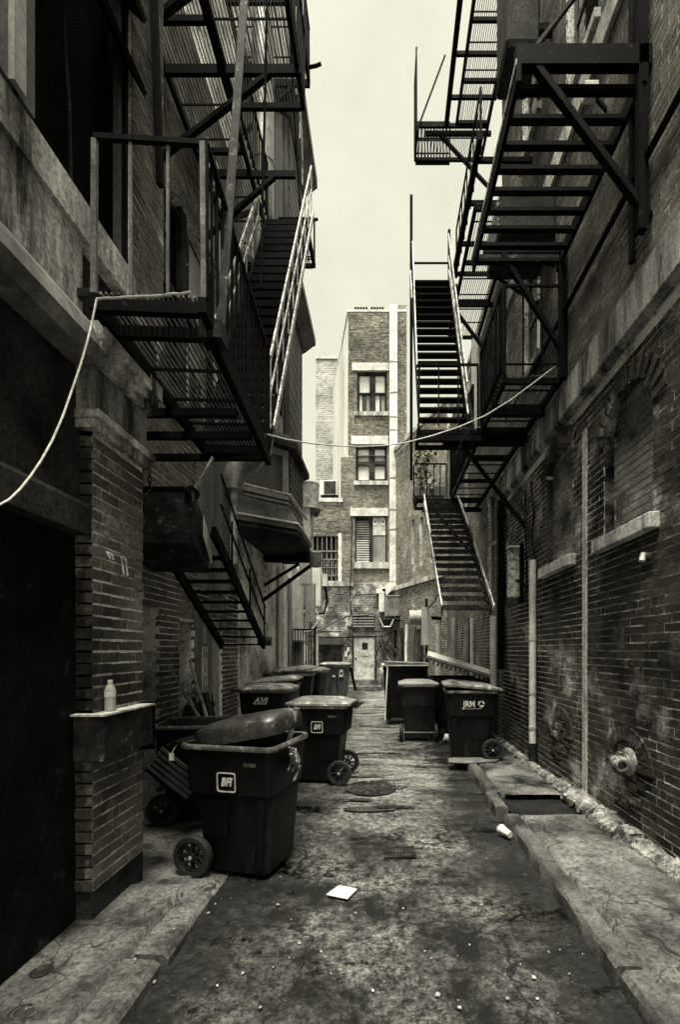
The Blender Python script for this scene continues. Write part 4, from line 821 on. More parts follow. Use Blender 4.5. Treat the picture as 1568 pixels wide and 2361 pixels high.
MB().bar(P(628, 1285, 10.8), P(722, 1285, 10.8), .2, .22).build('beam', iron, lm); MB().bar(P(600, 1355, 10.8), P(690, 1300, 10.8), .06, .06).build('strut', iron, lm); MB().bar(P(605, 1385, 10.6), P(715, 1305, 10.6), .07, .07).build('strut', iron, lm); MB().lathe([(.05, -.2), (.14, -.18), (.15, .12), (.06, .16)], P(727, 1288, 10.8), 'z', 14).build('lamp_head', galv_dark, lm)
MB().bar(P(628, 1285, 10.8), (XW, 10.8, P(628, 1285, 10.8).z), .2, .2).build('beam_end', iron, lm); MB().bar(P(600, 1355, 10.8), (XW, 10.8, P(600, 1365, 10.8).z), .06, .06).build('strut_foot', iron, lm)

# ================================================================== FIRE ESCAPES
def landing(root, x0, x1, y0, y1, z, beams=(), along='y', sp=.038, sw=.011, h=.05, beam_x=None):
    fr = MB(); e = .05
    fr.box(x0, x0+e, y0, y1, z-.09, z+.0); fr.box(x1-e, x1, y0, y1, z-.09, z+.0)
    for y in (y0, y1-e, *beams): fr.box((beam_x or (x0+e, x1-e))[0], (beam_x or (x0+e, x1-e))[1], y, y+e, z-.10, z-.031)
    for y in np.arange(y0+.3, y1-.1, .42): fr.box(x0+e, x1-e, y, y+.012, z-.034, z-.012)
    o = fr.build('landing', iron, root)
    n_ = int((x1-x0-2*e)/sp)
    me = None
    for i in range(n_):
        x = x0+e+(i+.5)*(x1-x0-2*e)/n_
        if me is None:
            b = MB().box(-sw/2, sw/2, -(y1-y0)/2+.004, (y1-y0)/2-.004, -.007, .007); me = bpy.data.meshes.new('slat'); me.from_pydata(b.v, [], b.f); me.materials.append(slat_m)
        link('slat', me, o, Matrix.Translation((x+random.uniform(-.003, .003), (y0+y1)/2, z+.002)) @ Matrix.Rotation(random.gauss(0, .0022), 4, 'Z'))
    return o
def railing(root, p0, p1, h=.95, sp=.12, mat=iron, posts=True, mid=True, r_=.01, bmat=None):
    p0, p1 = Vector(p0), Vector(p1); up = Vector((0, 0, h)); m = MB().bar(p0+up, p1+up, .03, .03)
    o = m.build('railing', mat, root)
    if mid: MB().bar(p0+up*.12, p1+up*.12, .03, .012).build('bottom_rail', mat, o)
    n_ = max(1, int((p1-p0).length/sp))
    for i in range(n_+1):
        q = p0.lerp(p1, i/n_); w_ = .03 if posts and i in (0, n_) else r_*2
        MB().bar(q, q+Vector((random.gauss(0, .006), random.gauss(0, .006), h-.017)), w_, w_, up=(0, 1, 0)).build('baluster', bmat or mat, o)
    return o
def stair(root, x0, x1, p, q, treads, edge=iron, tw_=.20, rails=None, tread_mat=iron, riser=False, th=.03, name='stair_flight'):
    """p, q = (y, z) of foot and head"""
    m = MB(); 
    m.bar((x0, p[0], p[1]), (x0, q[0], q[1]), .012, .17)
    o = m.build(name, edge, root); MB().bar((x1, p[0], p[1]), (x1, q[0], q[1]), .012, .17).build('stringer', edge, o)
    for i in range(treads):
        t = (i+.5)/treads; y = p[0]+(q[0]-p[0])*t; z = p[1]+(q[1]-p[1])*t; b = MB().box(x0+.008, x1-.008, y-tw_/2, y+tw_/2, z-th/2, z+th/2)
        if riser: b.box(x0+.008, x1-.008, y-tw_/2, y-tw_/2+.012, z-.07, z-th/2-.001)
        b.build('tread', tread_mat, o)
    return o
def handrail(root, a, b, mat=iron_pale, w_=.05, lattice=0, drop=.8, name='handrail'):
    a, b = Vector(a), Vector(b); m = MB().bar(a, b, .02, w_)
    o = m.build(name, mat, root)
    if lattice:
        d = Vector((0, 0, -drop)); MB().bar(a+d*.5, b+d*.5, .015, .03).build('mid_rail', mat, o)
        for i in range(lattice+1):
            q = a.lerp(b, i/lattice); MB().bar(q, q+d, .015, .015).build('baluster', mat, o)
    return o
def bracket(root, Y, xw, xo, z, drop, t=.06, mat=iron):
    m = MB().bar((xw, Y, z), (xo, Y, z), .05, .09); m.bar((xw, Y, z-drop), (xo+(xw-xo)*.22, Y, z-.03), t, .05); m.build('bracket', mat, root)

# ---- left fire escape
le = thing('fire_escape', 'black iron fire escape with a low grated landing hanging beside the brick pilaster', 'fire escape', (-1.6, 4, 3.8))
SK = []
SK.append(landing(le, -1.86, -1.18, 2.83, 4.90, 3.9, beams=(3.06,), sp=.034))
mb = MB()
for y in (3.93, 4.35, 4.84): mb.box(-2.72, -1.22, y, y+.06, 3.74, 3.80)
mb.build('cross_beam', iron, le); SK.append(MB().box(-1.22, -1.165, 3.0, 4.95, 3.72, 3.805).build('edge_beam', iron, le))
MB().bar((-1.9, 2.95, 4.0), (-1.80, 2.95, 4.0), .05, .05).build('wall_anchor', rust, le); box('corner_plate', rust, le, -1.16, -1.02, 2.98, 3.12, 3.76, 3.87)
SK.append(railing(le, (-1.84, 2.86, 3.91), (-1.20, 2.86, 3.91), .93, .16, r_=.008, mid=False, bmat=slat_m)); SK.append(railing(le, (-1.19, 2.86, 3.91), (-1.19, 4.92, 3.91), .95, .115, r_=.008, mid=False))
for o in SK: o.matrix_basis = Matrix.Translation((-1.18, 4.9, 0)) @ Matrix.Rotation(R(3.4), 4, 'Z') @ Matrix.Translation((1.18, -4.9, 0)) @ o.matrix_basis
MB().bar((-1.05, 3.06, 3.86), (-1.14, 3.95, 7.4), .06, .012, up=(0, 1, 0)).build('hanger_strap', rust, le)
stair(le, -1.90, -1.22, (4.98, 3.9), (7.85, 8.85), 24, iron, .19, riser=True)
handrail(le, (-1.20, 5.05, 4.9), (-1.20, 7.9, 9.8), iron_pale, .05, 9, .75); handrail(le, (-1.92, 5.4, 5.5), (-1.92, 7.3, 8.8), iron_pale, .05, 6, .7); handrail(le, (-1.16, 5.05, 4.15), (-1.16, 7.85, 9.0), iron_pale, .07, name='stringer_edge')
landing(le, -2.68, -1.95, 4.2, 8.8, 8.9, beams=(5.3, 6.7)); landing(le, -1.95, -1.02, 4.2, 6.2, 8.9, beams=(5.0,)); landing(le, -1.95, -1.25, 7.9, 8.75, 8.9)
railing(le, (-1.93, 8.72, 8.9), (-1.27, 8.72, 8.9), .8, .1); railing(le, (-1.04, 4.2, 8.9), (-1.04, 6.2, 8.9), .95, .12); railing(le, (-1.93, 6.25, 8.9), (-1.93, 7.9, 8.9), .95, .12)
for y, d_ in ((4.75, 1.0), (5.75, 1.05), (7.0, 1.0)): bracket(le, y, XW, -1.0 if y < 6 else -1.3, 8.78, d_, .07)
landing(le, -2.6, -1.38, 6.6, 8.95, 12.5, beams=(7.8,)); bracket(le, 8.9, XW, -1.38, 12.36, 1.0)
railing(le, (-1.4, 6.6, 12.5), (-1.4, 8.95, 12.5), .95, .12)
MB().bar((-1.45, 8.5, 8.95), (-1.45, 6.9, 12.4), .02, .16).build('stringer', iron, le)
handrail(le, (-1.40, 8.2, 10.4), (-1.40, 7.0, 13.1), iron_pale, .06, 5, .6); MB().tube([(-1.29, 5.0, 5.6), (-1.22, 5.0, 8.85)], .014, 8).build('hanger_rod', iron, le)
MB().tube([P(712, 155, 8.9), P(728, 152, 8.9), P(740, 147, 8.9)], .03, 8).build('gooseneck', iron, le); MB().tube([P(704, 505, 8.7), P(720, 508, 8.7), P(733, 505, 8.7)], .025, 8).build('gooseneck', iron, le)
mb = MB()
for y in (4.9,): mb.bar((-2.72, 4.9, 3.45), (-2.05, 4.9, 3.45), .06, .05)
mb.build('hanger_beam', iron, le)

# counterbalanced lower stair and its weight box, chain
ds = thing('drop_stair', 'black perforated counterbalanced stair half lowered under the left landing', 'stair', (-2.2, 6.4, 1.9))
yt, zt, yb, zb = 5.3, 3.13, 7.55, 1.88
_s, fl_s = [MB().bar((x, yt if x > -2 else 5.7, zt if x > -2 else 2.9), (x, yb, zb), .05, .13).build('stringer', iron, ds) for x in (-2.56, -1.90)]
for i in range(10):
    t = (i+.9)/10.2; y = 5.55+(yb-5.6)*t; z = zt-.12-(zt-zb-.1)*t
    for k in range(6):
        x0 = -2.52+k*.1; MB().box(x0+.008, x0+.092, y-.10, y+.10, z-.012, z+.012).build('tread_plate', iron, fl_s)
for dx, dz in ((.02, .45), (.02, .8)): MB().tube([(-1.90+dx, 5.5, zt+dz-.1), (-1.90+dx, yb, zb+dz*.75)], .016, 8).build('handrail', rust, ds)
for y in (5.9, 6.7, 7.5): z = zt-(y-yt)*(zt-zb)/(yb-yt); MB().bar((-1.88, y, z), (-1.88, y, z+.6), .02, .02).build('baluster', iron, ds)
MB().lathe([(.07, -.1), (.08, 0), (.07, .1)], (-1.9, 7.6, 1.95), 'x', 12).build('foot_pad', rubber, ds)
MB().bar((-2.56, 5.7, 2.9), (XW, 5.7, 3.1), .06, .06).build('pivot_arm', iron, ds)
wb = thing('counterweight_box', 'large rusty counterweight box hanging by a chain below the left landing', 'counterweight', (-2.3, 5, 2.8))
near = [Vector((-2.72, 4.7, 2.9)), Vector((-1.88, 4.7, 2.88)), Vector((-1.88, 4.7, 3.36)), Vector((-2.72, 4.7, 3.36))]; farr = [Vector((-2.72, 5.55, 2.72)), Vector((-2.04, 5.55, 2.70)), Vector((-2.04, 5.55, 3.2)), Vector((-2.72, 5.55, 3.2))]
MB().loft([near, farr]).build('casing', rust, wb)
MB().bar((-1.865, 4.67, 2.88), (-1.865, 4.67, 3.36), .03, .03).build('corner_angle', rust, wb); MB().bar((-2.72, 4.68, 2.885), (-1.86, 4.68, 2.87), .03, .04).build('corner_angle', rust, wb)
sA, sB = Vector((-1.90, 4.95, 0)), Vector((-2.015, 5.5, 0)); off = Vector((.022, .004, 0))
MB().prism([sA+off+Vector((0, 0, 2.98)), sB+off+Vector((0, 0, 2.80)), sB+off+Vector((0, 0, 3.02)), sA+off+Vector((0, 0, 3.2))], (.008, 0, 0)).build('sign_plate', pale_stone, wb)
MB().bar((-1.88, 4.72, 3.38), (-1.70, 4.75, 3.72), .06, .02).build('lever', iron_pale, wb); MB().lathe([(.02, -.06), (.06, -.05), (.06, .05), (.02, .06)], (-1.9, 4.72, 3.36), 'y', 12).build('pivot', iron, wb)
ch = thing('chain', 'rusty chain from the left landing down to the counterweight box', 'chain', (-2.35, 4.72, 3.4))
for i in range(9):
    z = 3.36+i*.043; ring = [(-2.32+(.018*math.cos(a) if i % 2 else 0), 4.72+(0 if i % 2 else .018*math.cos(a)), z+.03*math.sin(a)) for a in np.linspace(0, 6.283, 11)]; MB().tube(ring, .0065, 6, cap=False).build('chain_link', rust, ch)

# ---- right fire escape
re_ = thing('fire_escape', 'black iron fire escape climbing the right side with steep stairs and grated landings', 'fire escape', (1.5, 9, 5.2))
landing(re_, 1.50, 2.24, 5.98, 10.7, 5.25, beams=(6.62, 7.3, 8.4, 9.5)); landing(re_, .52, 1.49, 7.38, 7.98, 5.25); landing(re_, .72, 2.24, 10.75, 11.4, 5.25)
MB().box(.5, 2.28, 7.36, 7.44, 5.04, 5.13).build('cross_beam', iron, re_); MB().box(1.48, 2.29, 6.6, 6.68, 5.06, 5.14).build('cross_beam', iron, re_)
railing(re_, (1.50, 5.98, 5.26), (1.50, 7.36, 5.26), 1.12, .10); railing(re_, (1.52, 5.99, 5.26), (2.22, 5.99, 5.26), 1.12, .19); railing(re_, (1.50, 8.0, 5.26), (1.50, 10.7, 5.26), 1.0, .12)
railing(re_, (.54, 7.36, 5.26), (1.46, 7.36, 5.26), .95, .30, mid=False); railing(re_, (.72, 11.4, 5.26), (1.5, 11.4, 5.26), 1.0, .14)
stair(re_, .55, 1.30, (7.42, 5.3), (9.6, 9.25), 18, iron, .15)
handrail(re_, (.56, 8.05, 6.6), (.58, 9.6, 10.0), iron_pale, .07); handrail(re_, (1.31, 7.5, 6.0), (1.31, 9.65, 10.2), iron_pale, .07, 7, .8); handrail(re_, (1.31, 7.42, 5.45), (1.31, 9.6, 9.42), iron_pale, .09, name='stringer_edge'); handrail(re_, (.54, 9.1, 8.5), (.54, 9.6, 9.42), iron_pale, .06, name='stringer_edge')
st = stair(re_, .90, 1.65, (7.3, 2.40), (10.75, 5.2), 17, rust, .24, riser=True, tread_mat=rust)
handrail(re_, (.88, 7.22, 2.45), (.88, 10.4, 5.03), iron_pale, .09, name='stringer_edge'); handrail(re_, (1.67, 7.22, 2.45), (1.67, 10.4, 5.03), iron_pale, .09, name='stringer_edge')
handrail(re_, (.90, 10.6, 5.25), (.90, 9.2, 4.05), white_m, .06); handrail(re_, (1.64, 10.6, 5.25), (1.64, 9.2, 4.2), white_m, .06); MB().bar((1.64, 9.2, 4.2), (1.67, 8.6, 3.55), .03, .03).build('rail_post', rust, re_)
for x in (.88, 1.64): MB().tube([(x, 10.3, 4.85), (x+.02, 9.9, 4.4), (x+.03, 9.3, 4.1), (x+.03, 9.0, 3.75), (x+.02, 8.8, 3.5)], .02, 8).build('pipe_rail', rust, re_)
landing(re_, 1.50, 2.24, 7.9, 11.2, 9.2, beams=(9.0, 10.0)); landing(re_, .60, 1.49, 9.62, 10.25, 9.2); MB().bar((1.42, 7.0, 9.35), (1.40, 9.62, 9.3), .08, .1).build('edge_beam', iron, re_)
for y in (7.3, 8.0, 8.8, 9.5): MB().bar((1.42, y, 9.3), (2.28, y, 9.3), .05, .07).build('cross_beam', iron, re_)
railing(re_, (.62, 10.22, 9.2), (1.45, 10.22, 9.2), .9, .8, mid=False, posts=True); railing(re_, (1.47, 7.2, 9.3), (1.47, 9.6, 9.3), 1.0, .3)
landing(re_, .69, 2.24, 10.1, 10.85, 13.0); landing(re_, 1.52, 2.24, 7.2, 10.09, 13.0, beams=(8.4, 9.3)); MB().bar((1.30, 7.2, 12.95), (1.33, 10.1, 12.95), .09, .11).build('edge_beam', iron, re_)
for y in (7.9, 8.9, 9.6): MB().bar((1.31, y, 12.93), (2.28, y, 12.93), .05, .07).build('cross_beam', iron, re_); 
railing(re_, (.70, 10.12, 13.0), (.70, 10.83, 13.0), 1.6, .06); railing(re_, (.72, 10.84, 13.0), (1.5, 10.84, 13.0), .8, .07, r_=.014)
MB().bar((.72, 10.84, 13.4), (1.5, 10.84, 13.4), .03, .03).build('mid_rail', iron, re_); MB().bar((.72, 10.84, 12.9), (1.5, 10.84, 12.9), .03, .12).build('toe_plate', iron, re_); 
MB().box(.53, .585, 9.62, 9.68, 5.25, 11.0).build('hanger_post', iron, re_); MB().box(1.30, 1.35, 9.62, 9.68, 9.2, 10.3).build('rail_post', iron, re_); MB().bar((.70, 10.1, 12.8), (1.3, 10.1, 14.4), .03, .03).build('rail_post', iron, re_)
for Y, xo, z, d_ in ((7.6, .95, 5.1, 1.38), (6.0, 1.25, 6.83, 1.35), (10.0, 1.2, 9.05, 1.2), (10.2, .9, 12.85, 1.2), (11.2, .9, 5.1, 1.3)): bracket(re_, Y, XR, xo, z, d_, .07)
MB().box(2.2, 2.29, 5.93, 6.02, 5.2, 6.8).build('wall_post', iron, re_)
# raised counterbalanced stair close to us
rs_ = thing('raised_stair', 'black counterbalanced stair swung up level overhead at the upper right with open treads', 'stair', (1.7, 5, 6.7))
sr, _s = [MB().box(x-.02, x+.02, 4.05, 6.1, 6.64, 6.80).build('stringer', iron, rs_) for x in (1.15, 2.22)]; MB().bar((1.128, 4.05, 6.80), (1.128, 6.1, 6.80), .012, .05).build('stringer_edge', iron_pale, rs_)
for i in range(9): y = 4.16+i*.228; MB().box(1.17, 2.2, y-.035, y+.035, 6.66, 6.70).build('tread', iron, sr)
MB().box(1.13, 2.29, 4.06, 4.14, 6.80, 6.97).build('cross_beam', iron, rs_); MB().bar((1.28, 4.1, 6.85), (2.28, 4.1, 5.52), .07, .05).build('brace', iron, rs_); MB().bar((1.3, 4.1, 6.97), (1.82, 4.1, 7.65), .05, .03).build('brace', rust, rs_)
MB().box(2.18, 2.26, 4.06, 4.14, 5.4, 7.9).build('wall_post', iron, rs_); MB().tube([(2.24, 4.3, 5.3), (2.24, 4.3, 8.2)], .03, 8).build('pipe', iron, rs_)
MB().bar((1.13, 6.0, 6.72), (2.28, 6.0, 6.72), .05, .09).build('cross_beam', rust, rs_); MB().bar((1.82, 4.1, 7.65), (2.27, 4.1, 7.85), .04, .04).build('brace', rust, rs_)
ch = thing('chain', 'long rusty chain hanging beside the steep right stair', 'chain', (1.35, 7.35, 5.5))
cp = sag((1.33, 9.0, 8.4), (1.36, 7.2, 5.2), .15, 90)
for i, p in enumerate(cp):
    d = (cp[min(i+1, 90)]-cp[max(i-1, 0)]).normalized(); e = d.orthogonal(); e = e if i % 2 else d.cross(e)
    MB().tube([p+d*.03*math.cos(a)+e*.014*math.sin(a) for a in np.linspace(0, 6.283, 8)], .006, 5, cap=False).build('chain_link', rust, ch)
MB().tube([(1.36, 7.2, 5.2), (1.2, 7.2, 5.0), (1.1, 7.2, 4.75), (1.08, 7.2, 4.6)], .014, 6).build('cable', iron, ch)

# ropes and cords
tag(MB().tube([P(610, 1000, 4.85), P(660, 1013, 5.0), P(720, 1023, 5.2), P(780, 1028, 5.35), P(830, 1030, 5.5), P(880, 1028, 5.55), P(930, 1022, 5.6), P(1000, 1004, 5.7), P(1060, 984, 5.8), P(1120, 958, 5.85), P(1180, 921, 5.9), P(1240, 876, 5.95), P(1283, 843, 6.0)], .0075, 6).build('rope', rope_m), 'pale rope slung across the alley between the two fire escapes', 'rope', 'ropes')
tag(MB().tube([P(222, 690, 2.66), P(212, 740, 2.64), P(200, 790, 2.6), P(184, 845, 2.57), P(165, 900, 2.53), P(144, 960, 2.47), P(120, 1015, 2.4), P(95, 1060, 2.33), P(70, 1097, 2.26), P(45, 1128, 2.2), P(20, 1152, 2.13), P(-10, 1168, 2.06), P(-60, 1180, 1.95)], .0055, 6).build('cord', rope_m), 'pale cord hanging in a curve from the near end of the left landing', 'cord', 'ropes')
tag(MB().tube(sag(P(223, 690, 2.72), P(438, 676, 2.72), .0, 10, .006), .007, 6).build('cord', rope_m), 'pale cord lying along the near edge of the left landing', 'cord', 'ropes')

# ================================================================== BINS
def bin_(label, loc, rot, s=1.0, lid=0, open_=False, logo=None, side=-1, mat=plastic, lmat=lid_m, handle='bars', group='wheeled bins'):
    root = thing('wheeled_bin', label, 'bin', (0, 0, 0), group)
    outer = [rrect(.03, 0, .27, .25, .05, .04), rrect(.02, 0, .315, .28, .05, .60), rrect(.01, 0, .318, .283, .05, .63), rrect(.0, 0, .345, .315, .05, .645), rrect(0, 0, .372, .335, .06, .98), rrect(0, 0, .37, .334, .06, 1.0)]
    inner = [rrect(0, 0, .352, .317, .05, .97), rrect(.02, 0, .3, .265, .05, .6), rrect(.03, 0, .255, .235, .04, .07)]
    MB().loft(outer+inner).build('body', mat, root, smooth=True)
    for y in (-1, 1):     # side mouldings: the pull-in towards the wheels and the front corner rib
        MB().prism([(.22, y*.262, .08), (.26, y*.262, .08), (.30, y*.292, .62), (.24, y*.292, .62)], (0, y*.014, 0)).build('rib', mat, root)
        MB().prism([(-.2, y*.268, .30), (-.02, y*.268, .30), (.0, y*.286, .6), (-.24, y*.286, .6)], (0, y*.008, 0)).build('rib', mat, root)
    MB().loft([rrect(0, 0, .37, .333, .06, .975), rrect(0, 0, .394, .357, .07, .98), rrect(0, 0, .40, .362, .075, 1.0), rrect(0, 0, .392, .355, .07, 1.02), rrect(0, 0, .365, .328, .06, 1.015), rrect(0, 0, .37, .333, .06, .975)], False, False).build('rim', rim_m, root, smooth=True)
    # handle
    hz = 1.0
    MB().tube([(-.50, -.26, hz), (-.50, .26, hz)], .017, 10).build('handle', mat, root, smooth=True)
    for y in (-.24, -.08, .08, .24): MB().bar((-.385, y, hz-.005), (-.50, y, hz), .022, .022).build('handle_strut', mat, root)
    # wheels
    MB().tube([(-.29, -.30, .155), (-.29, .30, .155)], .014, 8).build('axle', galv_dark, root)
    for y in (-1, 1):
        wt = MB().lathe([(.118, -.032), (.152, -.032), (.158, -.02), (.158, .02), (.152, .032), (.118, .032), (.118, -.032)], (-.29, y*.315, .157), 'y', 28, False).build('wheel', rubber, root, smooth=True)
        rim = MB().lathe([(.100, -.02), (.119, -.02), (.119, .02), (.100, .02), (.100, -.02)], (-.29, y*.315, .157), 'y', 28, False)
        rim.lathe([(.03, -.036), (.03, .036)], (-.29, y*.315, .157), 'y', 12)
        for k in range(8):
            a = math.pi/4*k; d = Vector((math.cos(a), 0, math.sin(a))); c0 = Vector((-.29, y*.315, .157)); rim.bar(c0+d*.025, c0+d*.12, .018, .034, up=(0, 1, 0))
        rim.build('rim', plastic_g, wt); MB().lathe([(.014, -.045), (.016, 0), (.014, .045)], (-.29, y*.315, .157), 'y', 10).build('axle_cap', galv, wt)
    # lid
    if lid is not None:
        rings = [rrect(.02, 0, .335, .30, .06, 1.022), rrect(.01, 0, .405, .362, .07, 1.012), rrect(.01, 0, .42, .372, .08, 1.02), rrect(.01, 0, .418, .37, .08, 1.045), rrect(.015, 0, .37, .32, .08, 1.062), rrect(.03, 0, .30, .25, .08, 1.09), rrect(.03, 0, .22, .18, .08, 1.098)]
        cap_in = [rrect(.03, 0, .22, .18, .08, 1.085), rrect(.03, 0, .29, .24, .08, 1.075)]
        mb = MB().loft(cap_in+rings); mb.bar((-.42, -.3, 1.03), (-.42, .3, 1.03), .03, .03)
        if lid > 7:
            mb = MB().loft([rrect(.05, 0, .30, .24, .1, 1.05), rrect(.04, 0, .33, .28, .1, .98), rrect(.03, 0, .345, .295, .11, .95), rrect(.03, 0, .350, .30, .11, .95), rrect(.03, 0, .362, .308, .11, 1.045), rrect(.03, 0, .350, .296, .11, 1.075), rrect(.05, 0, .28, .22, .1, 1.115), rrect(.05, 0, .20, .14, .1, 1.125)]); mb.bar((-.42, -.28, 1.03), (-.30, -.28, 1.03), .03, .02); mb.bar((-.42, .28, 1.03), (-.30, .28, 1.03), .03, .02)
        if lid: H = Vector((-.40, 0, 1.03)); mb.rot(Matrix.Translation(H) @ Matrix.Rotation(-R(lid), 4, 'Y') @ Matrix.Translation(-H))
        lo2 = mb.build('lid', lmat, root, smooth=True)
    y = side*.329
    tilt = Vector((0, side*.055, 1)).normalized(); rt = Vector((-side, 0, 0)) if side > 0 else Vector((1, 0, 0))
    if logo == 'BFI':
        c = Vector((.0, side*.3245, .74)); lg = text(root, 'BFI', .085, c+Vector((0, side*.004, 0)), print_m, rt, tilt, .25, .004, 'logo', .78)
        fr = MB(); o_ = rrect(0, 0, .078, .075, .02, 0, 3); i_ = rrect(0, 0, .069, .066, .015, 0, 3); n_ = len(o_)
        pt = lambda p, h: c+rt*p.x+tilt*p.y+Vector((0, side*h, 0))
        fr.loft([[pt(p, .002) for p in i_], [pt(p, .002) for p in o_], [pt(p, .006) for p in o_], [pt(p, .006) for p in i_]], False, False)
        fr.f += [(k, (k+1) % n_, 3*n_+(k+1) % n_, 3*n_+k)[::-1] for k in range(n_)]
        fr.build('logo_frame', print_m, root)
        text(root, 'REFUSE', .034, Vector((.2 if side < 0 else -.20, side*.345, .88)), panel_grey, rt, tilt, 0, .001, 'lettering', .9)
    elif logo == 'JRM':
        c = Vector((.0, side*.334, .82)); text(root, 'JRM', .125, c+rt*-.05, print_m, rt, tilt, 0, .004, 'logo', .85)
        for k in range(3):      # recycling arrows
            a0 = math.pi/2+k*2.094; mb = MB(); cc = c+rt*.125+tilt*.008; pt = lambda a, r_: cc+rt*math.cos(a)*r_+tilt*math.sin(a)*r_
            poly = [pt(a0-j*.32, .048) for j in range(5)]+[pt(a0-1.28, .06), pt(a0-1.75, .037), pt(a0-1.28, .016)]+[pt(a0-j*.32, .026) for j in range(4, -1, -1)]
            mb.prism(poly, (0, side*.003, 0)); mb.build('logo_arrow', print_m, root)
        MB().bar(c+rt*-.15+tilt*-.07, c+rt*.14+tilt*-.062, .004, .006).build('logo_rule', panel_light, root)
    elif logo == 'AVI':
        c = Vector((-.02, side*.336, .86)); text(root, 'AVI', .12, c, print_m, rt, tilt, .3, .006, 'logo', 1.1); MB().bar(c+rt*-.11+tilt*-.05, c+rt*.09+tilt*-.05, .003, .012).build('logo_rule', print_m, root)
    root.location = loc; root.rotation_euler = (0, 0, R(rot)); root.scale = (s, s, s)
    return root
A = bin_('black wheeled bin in front with a square white logo and its lid propped half open', (-1.15, 4.04, .005), -13, 1.04, 11, logo='BFI', lmat=lid_a)
tg_ = thing('tag', 'small white paper tag dangling from the handle of the front bin', 'tag', (-1.68, 3.92, .9))
MB().box(-1.74, -1.70, 3.86, 3.863, .91, .97).build('card', paper_m, tg_); MB().tube([(-1.72, 3.86, .97), (-1.70, 3.92, 1.03)], .002, 5).build('string', rope_m, tg_)
pk = thing('wooden_stick', 'pale wooden stick poking out of the front bin beside its raised lid', 'stick', (-.72, 4.1, .9)); MB().tube([(-.87, 4.04, .8), (-.79, 4.04, 1.1), (-.74, 4.04, 1.30)], .022, 10).build('shaft', wood_pale, pk); MB().tube([(-.74, 4.04, 1.30), (-.735, 4.04, 1.315)], .026, 10).build('end_cap', wood_m, pk)
bg_ = thing('plastic_bag', 'crumpled clear plastic bag hanging out of the right side of the front bin', 'bag', (-.62, 3.95, .8)); mb = MB()
bx = [(-.655, -.045), (-.63, -.02), (-.60, .0)]
for i in range(9):
    x0, z0 = random.uniform(-.755, -.725), random.uniform(.86, 1.04); mb.tube([(x0, 3.86+random.uniform(-.1, .12), z0), (x0+random.uniform(.0, .03), 3.92+random.uniform(-.1, .12), z0-.08), (x0+random.uniform(-.02, .02), 3.92+random.uniform(-.1, .12), z0-.16)], [.012, .028, .01], 6)
mb.build('folds', M('wrinkled_film', .13, .22, .5, 12, .5, 60, .8, .01), bg_, smooth=True)
B = bin_('black wheeled bin behind the front one with a square white logo and closed pale lid', (-.86, 6.72, .005), 174, 1.04, 0, logo='BFI', side=1)
C = bin_('black wheeled bin by the right wall with white JRM lettering', (1.40, 7.72, .1), 176, 1.06, 5, logo='JRM', side=1, lmat=lid_m)
D = bin_('plain dark grey wheeled bin with pale closed lid standing right of centre', (.70, 9.75, .01), 88, 1.09, 0, mat=plastic_g, lmat=panel_light)
I_ = bin_('open lidless black wheeled bin in the shade behind the brick pilaster', (-2.02, 5.22, .015), 8, 1.0, None)
H1 = bin_('black wheeled bin under the drop stair with white AVI logo and scuffed lid', (-2.02, 8.35, .015), -4, 1.1, 0, logo='AVI')
H2 = bin_('black wheeled bin with warped lid just behind the AVI bin', (-2.15, 9.6, .01), 2, 1.12, 5)
H3 = bin_('black wheeled bin with sloping lid farther along the left wall', (-2.1, 11.0, .01), 4, 1.25, 6, lmat=lid_m)
H4 = bin_('black wheeled bin with flat pale lid at the end of the left row', (-2.0, 12.3, .01), -8, 1.25, 0, lmat=lid_m)
ball = thing('round_knob_cap', 'small dark round cap resting on the lid of a left bin', 'cap', P(680, 1538, 11.0)); MB().lathe([(.002, -.05), (.06, -.02), (.07, .02), (.05, .06), (.002, .08)], P(680, 1540, 11.0), n=14).build('dome', rubber, ball, smooth=True)
# trash inside the open bin, folded crate, brooms
def dumpster(label, x0, x1, y0, y1, h, lid_h, group='dumpsters', mat=plastic):
    t = thing('dumpster', label, 'dumpster', ((x0+x1)/2, (y0+y1)/2, 0), group); cx, cy, hx, hy = (x0+x1)/2, (y0+y1)/2, (x1-x0)/2, (y1-y0)/2
    MB().loft([rrect(cx, cy, hx*.86, hy*.86, .05, .16), rrect(cx, cy, hx*.97, hy*.97, .05, h-.1), rrect(cx, cy, hx, hy, .05, h-.095), rrect(cx, cy, hx, hy, .05, h), rrect(cx, cy, hx*.92, hy*.92, .05, h), rrect(cx, cy, hx*.8, hy*.8, .05, .2)]).build('body', mat, t, smooth=True)
    for sx in (-1, 1):
        for sy in (-1, 1): MB().lathe([(.02, -.03), (.075, -.03), (.08, 0), (.075, .03), (.02, .03)], (cx+sx*hx*.72, cy+sy*hy*.72, .08), 'x', 14).build('castor', rubber, t); box('castor_fork', iron, t, cx+sx*hx*.72-.045, cx+sx*hx*.72+.045, cy+sy*hy*.72-.04, cy+sy*hy*.72+.04, .09, .2)
    return t
E = dumpster('black dumpster with two thin pale lids and a rod leaning on it right of centre', -.02, 1.05, 11.5, 12.6, 1.42, 0)
for k, (dz, ang) in enumerate(((0, 0), (.05, 2.2))):
    mb = MB().box(-.56, .56, -.58, .58, 0, .03).rot(Matrix.Translation((.51+.06*k, 12.05, 1.43+dz)) @ Matrix.Rotation(R(ang), 4, 'Y')); mb.build('lid', white_m if k == 0 else lid_m, E)
